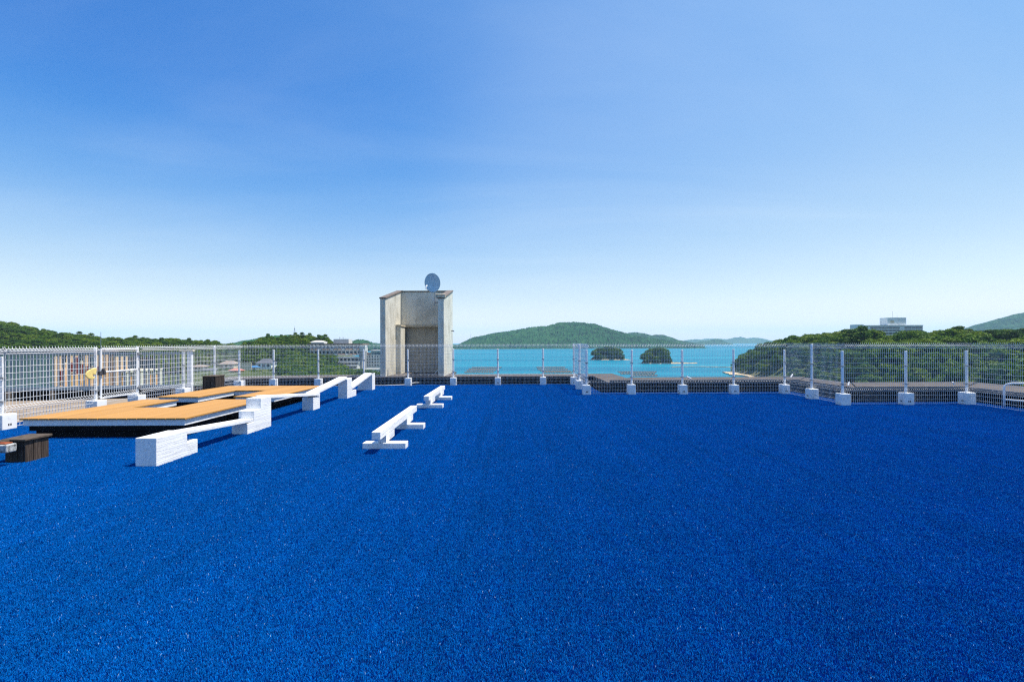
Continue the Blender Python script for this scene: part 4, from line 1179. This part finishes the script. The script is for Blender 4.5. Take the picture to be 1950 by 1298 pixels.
house("blue roofed shed next to the grey tile house", 481, 707, 322, 5.0, 4, 2.6, 1.2, 'hotel_grey', 'blue_sheet')
x, z = at(469, 709, 318)
tag(MB().box(x-3.2, x+3.2, 318, 318.4, z-6, z+6.2).build("retaining_wall", M['cream']), "pale retaining wall beside the fence corner post", "wall")

def terraced_hotel():
    D = 330.0
    t = thing("terraced_hotel", "white terraced hotel stepping down the slope left of the tower", "hotel", (-118, D, -24))
    def blk(name, p0, p1, q0, q1, dy, dep, mat):
        a0, z1 = at(p0, q0, D+dy); a1, _ = at(p1, q0, D+dy); _, z0 = at(p0, q1, D+dy)
        return MB().box(a0, a1, D+dy, D+dy+dep, z0, z1).build(name, M[mat], t), a0, a1, z0, z1
    _, a0, a1, z0, z1 = blk("upper_wall", 590, 689, 656.5, 676, 12, 14, 'hotel_white')
    MB().box(a0-1.5, a1+0.8, D+11, D+27, z1+0.004, z1+0.9).build("roof", M['roof_brown'], t)
    hh = (z1-z0)/2
    for s_ in range(2):
        zb = z0 + s_*hh
        windows(t, a0+0.4, a1-0.4, D+12, zb+1.15, zb+2.75, 13, 0.66)
        for i in range(13):
            w = (a1-a0-0.8)/13; c = a0+0.4+w*(i+0.5)
            MB().box(c-w*0.36, c+w*0.36, D+10.9, D+11.7, zb+0.12, zb+0.95).build("balcony", M['balcony_orange' if (i+s_) % 3 else 'hotel_white'], t)
        MB().box(a0-0.3, a1+0.3, D+10.7, D+11.99, zb-0.14, zb+0.10).build("floor_slab", M['hotel_white'], t)
    rows = [(638,684,679.5,688.3),(641,683,688.6,695.2),(645,680,695.5,702.5),(663,679,702.8,709)]
    for i, (p0, p1, q0, q1) in enumerate(rows):
        dy = 4 - i*3.2
        _, a0, a1, z0, z1 = blk("terrace_wall", p0, p1, q0, q1, dy, 10, 'hotel_white')
        MB().box(a0-0.8, a1+0.5, D+dy-1.6, D+dy-0.01, z1-0.7, z1+0.25).build("floor_slab", M['hotel_white'], t)
        windows(t, a0+0.6, a1-0.4, D+dy, z0+0.35, z1-0.95, max(4, int((a1-a0)/2.4)), 0.7, 'hotel_white', 'glass', 0.3)
    blk("stair_core", 683.6, 689, 660, 712, 3.4, 12, 'core_grey')
    blk("lift_tower", 684.5, 695, 657.8, 668.5, 1.2, 4, 'hotel_white')
    blk("penthouse", 635, 664, 645.5, 655.2, 20, 8, 'hotel_white')
    blk("roof_pavilion", 592, 617, 651, 655.4, 16, 6, 'hotel_grey')
    a, z = at(604, 651, D+16); 
    MB().add([(a-5,D+15,z+0.004),(a+5,D+15,z+0.004),(a+5,D+23,z+0.004),(a-5,D+23,z+0.004),(a-2,D+19,z+1.1),(a+2,D+19,z+1.1)], [(3,2,1,0),(0,1,5,4),(1,2,5),(2,3,4,5),(3,0,4)]).build("pavilion_roof", M['hotel_white'], t)
    for p, top in ((647,641),(653.5,641),(658.5,644),(650,646)):
        a, zt = at(p, top, D+22); _, zb = at(p, 655, D+22)
        MB().tube([(a,D+22,zb),(a,D+22,zt)], 0.10, 5).tube([(a-0.7,D+22,zt-0.7),(a+0.7,D+22,zt-0.7)], 0.08, 4).build("aerial", M['grey_metal'], t)
    a, z = at(618, 681, D-2)
    MB().box(a-1.4, a+1.4, D-2, D+1, z, z+1.7).build("orange_kiosk", M['orange_wall'], t)
terraced_hotel()

def green_hotel():
    D = 345.0
    t = thing("long_hotel", "cream hotel block with pale green roof partly behind the tower", "hotel", (-100, D, -24))
    a0, z1 = at(690, 676, D); a1, _ = at(744, 676, D); _, z0 = at(690, 698, D)
    MB().box(a0, a1, D, D+14, z0-6, z1).build("wall", M['hotel_white'], t)
    for s_ in range(4):
        zz = z0 + (z1-z0)*s_/4
        windows(t, a0+0.5, a1-0.5, D, zz+0.55, zz+1.65, 10, 0.44, 'hotel_white', 'glass', 0.2)
    b0, zt = at(705, 668, D); 
    MB().box(b0, a1, D+1, D+13, z1+0.004, zt).build("upper_storey", M['roof_green'], t)
    MB().box(b0-0.6, a1+0.6, D+0.4, D+13.6, zt+0.004, zt+0.5).build("upper_roof", M['hotel_white'], t)
    MB().box(b0+0.8, a1-0.5, D+0.85, D+0.996, z1+0.5, zt-0.9).build("window_band", M['blue_glass'], t)
    c0, zc = at(691, 671.5, D)
    MB().box(a0+0.3, b0-0.1, D+2, D+11, z1+0.004, zc).build("roof_house", M['roof_pink'], t)
    # little white entrance roof
    a, z = at(706, 702, D-12)
    MB().box(a-4.5, a+4.5, D-13, D-4, z-0.3, z).build("porch_roof", M['hotel_white'], t)
    for xx in (-4, 0, 4): MB().tube([(a+xx,D-12.8,z-4),(a+xx,D-12.8,z-0.31)], 0.15, 5).build("porch_column", M['hotel_white'], t)
green_hotel()

def far_hotel():
    D = 560.0
    t = thing("hilltop_hotel", "grey concrete hotel with a roof tower above the headland wood", "hotel", (430, D, 0))
    a0, z1 = at(1650, 620.3, D); a1, _ = at(1757.5, 620.3, D); _, z0 = at(1650, 650, D)
    MB().box(a0, a1, D, D+16, z0-8, z1).build("wall", M['hotel_grey'], t)
    MB().box(a0-0.3, a1+0.3, D-0.4, D+16.3, z1+0.004, z1+0.7).build("roof_edge", M['hotel_white'], t)
    b0, _ = at(1636, 0, D); _, zb = at(0, 621.5, D)
    MB().box(b0, a0-0.01, D+4, D+15, z0-8, zb-1).build("wing_wall", M['hotel_grey'], t)
    c0, zt = at(1693, 604.5, D); c1, _ = at(1711, 604.5, D); c2, _ = at(1728.5, 604.5, D)
    MB().box(c0, c2, D+2, D+14, z1+0.71, zt).build("roof_tower", M['hotel_grey'], t)
    MB().box(c0+3.2, c0+7.6, D+1.9, D+1.996, z1+3.2, z1+6.3).build("tower_sign", M['cream'], t)
    m1, _ = at(1657, 0, D); m2, _ = at(1713.5, 0, D); m3, _ = at(1722, 0, D)
    st = 3.15
    for k in range(6):
        zz = z1 - 1.0 - st*(k+1) + 0.7
        windows(t, m1, m2, D, zz+0.3, zz+2.2, 8, 0.86, 'hotel_white', 'blue_glass', 0.25)
        windows(t, m3, a1-0.4, D, zz+0.3, zz+2.2, 5, 0.86, 'hotel_white', 'blue_glass', 0.25)
    for p, q in ((1700,592.5),(1708.5,601)):
        a, z = at(p, q, D+8)
        MB().tube([(a,D+8,zt),(a,D+8,z)], 0.12, 4).build("aerial", M['grey_metal'], t)
far_hotel()

# lattice mast on the left hill, pylon on the big hill
def lattice_mast(label, px, q_top, q_base, D, w):
    a, zt = at(px, q_top, D); _, zb = at(px, q_base, D)
    t = thing("lattice_mast", label, "mast", (a, D, zb))
    m = MB(); H = zt-zb
    for sx, sy in ((-1,-1),(1,-1),(1,1),(-1,1)):
        m.tube([(a+sx*w, D+sy*w, zb),(a+sx*w*0.12, D+sy*w*0.12, zb+H*0.8)], 0.09*w, 4)
    m.build("legs", M['grey_metal'], t)
    b = MB()
    for k in range(8):
        z0 = zb + H*0.8*k/8; z1 = zb + H*0.8*(k+1)/8; w0 = w*(1-0.88*k/8); w1 = w*(1-0.88*(k+1)/8)
        b.tube([(a-w0,D-w0,z0),(a+w1,D-w1,z1)], 0.05*w, 4); b.tube([(a+w0,D-w0,z0),(a-w1,D-w1,z1)], 0.05*w, 4)
    b.build("bracing", M['grey_metal'], t)
    MB().tube([(a,D,zb+H*0.78),(a,D,zt)], 0.08*w, 4).build("antenna", M['grey_metal'], t)
lattice_mast("slim lattice mast on the hill above the grey tile house", 561, 620, 640, 540, 1.0)
lattice_mast("pale lattice pylon on the left slope of the big hill", 896.5, 632, 652, 2150, 1.6)

# ------------------------------------------------------------------ rafts on the water
def raft(label, px0, px1, py, width):
    D = (1.75-SEA)*940/(py-(651.5-0.0035*((px0+px1)/2-975)))
    x0, x1 = (px0-975)*D/940, (px1-975)*D/940
    t = thing("fish_raft", label, "raft", ((x0+x1)/2, D, SEA), "pole rafts moored in the bay")
    m = MB(); n = max(3, int((x1-x0)/2.2))
    for k in range(5):
        yy = D + width*k/4; m.tube([(x0+rnd.uniform(-.6,.6),yy,SEA+0.75),(x1+rnd.uniform(-.6,.6),yy,SEA+0.75)], 0.16, 5)
    m.build("long_poles", M['raft'], t)
    m = MB()
    for i in range(n+1):
        xx = x0 + (x1-x0)*i/n; m.tube([(xx,D-0.4,SEA+1.0),(xx+rnd.uniform(-.2,.2),D+width+0.4,SEA+1.0)], 0.13, 5)
    m.build("cross_poles", M['raft'], t)
    m = MB()
    for i in range(n):
        xx = x0 + (x1-x0)*(i+0.5)/n
        for yy in (D+0.5, D+width-0.5): m.tube([(xx-0.7,yy,SEA+0.2),(xx+0.7,yy,SEA+0.2)], 0.42, 8)
    m.build("floats", M['float'], t)
for k, (a, b, q, w) in enumerate([(898,955,700.5,6),(892,948,703.5,5),(888,944,706.5,5),(884,940,709.8,4)]):
    raft(("farthest", "second farthest", "third farthest", "nearest")[k] + " pole raft of the group right of the tower", a, b, q, w)
for k, (a, b, q, w) in enumerate([(1022,1076,700.5,6),(1024,1081,704,5),(1029,1086,707.5,5),(1034,1090,710,4)]):
    raft(("farthest", "second farthest", "third farthest", "nearest")[k] + " pole raft of the group left of the fence jog", a, b, q, w)
for k, (a, b, q, w) in enumerate([(1178,1250,709.3,4.5),(1182,1248,712.6,4),(1205,1252,716.4,4)]):
    raft(("farthest", "middle", "nearest")[k] + " pole raft of the group in front of the islets", a, b, q, w)

# ------------------------------------------------------------------ haze over the whole place
hz = MB().box(-13000, 13000, -13000, 13000, -30, 330)
ho = hz.build("haze", bpy.data.materials.new("haze_air"))
hm = ho.data.materials[0]; hm.use_nodes = True
hn = hm.node_tree.nodes; hn.clear()
h_out = hn.new("ShaderNodeOutputMaterial"); h_v = hn.new("ShaderNodeVolumePrincipled")
h_v.inputs["Color"].default_value = (0.60, 0.83, 1.0, 1)
h_v.inputs["Density"].default_value = 0.000072
h_v.inputs["Anisotropy"].default_value = 0.0
hm.node_tree.links.new(h_v.outputs[0], h_out.inputs["Volume"])
ho["kind"] = "stuff"; ho["label"] = "thin pale sea haze over the bay"
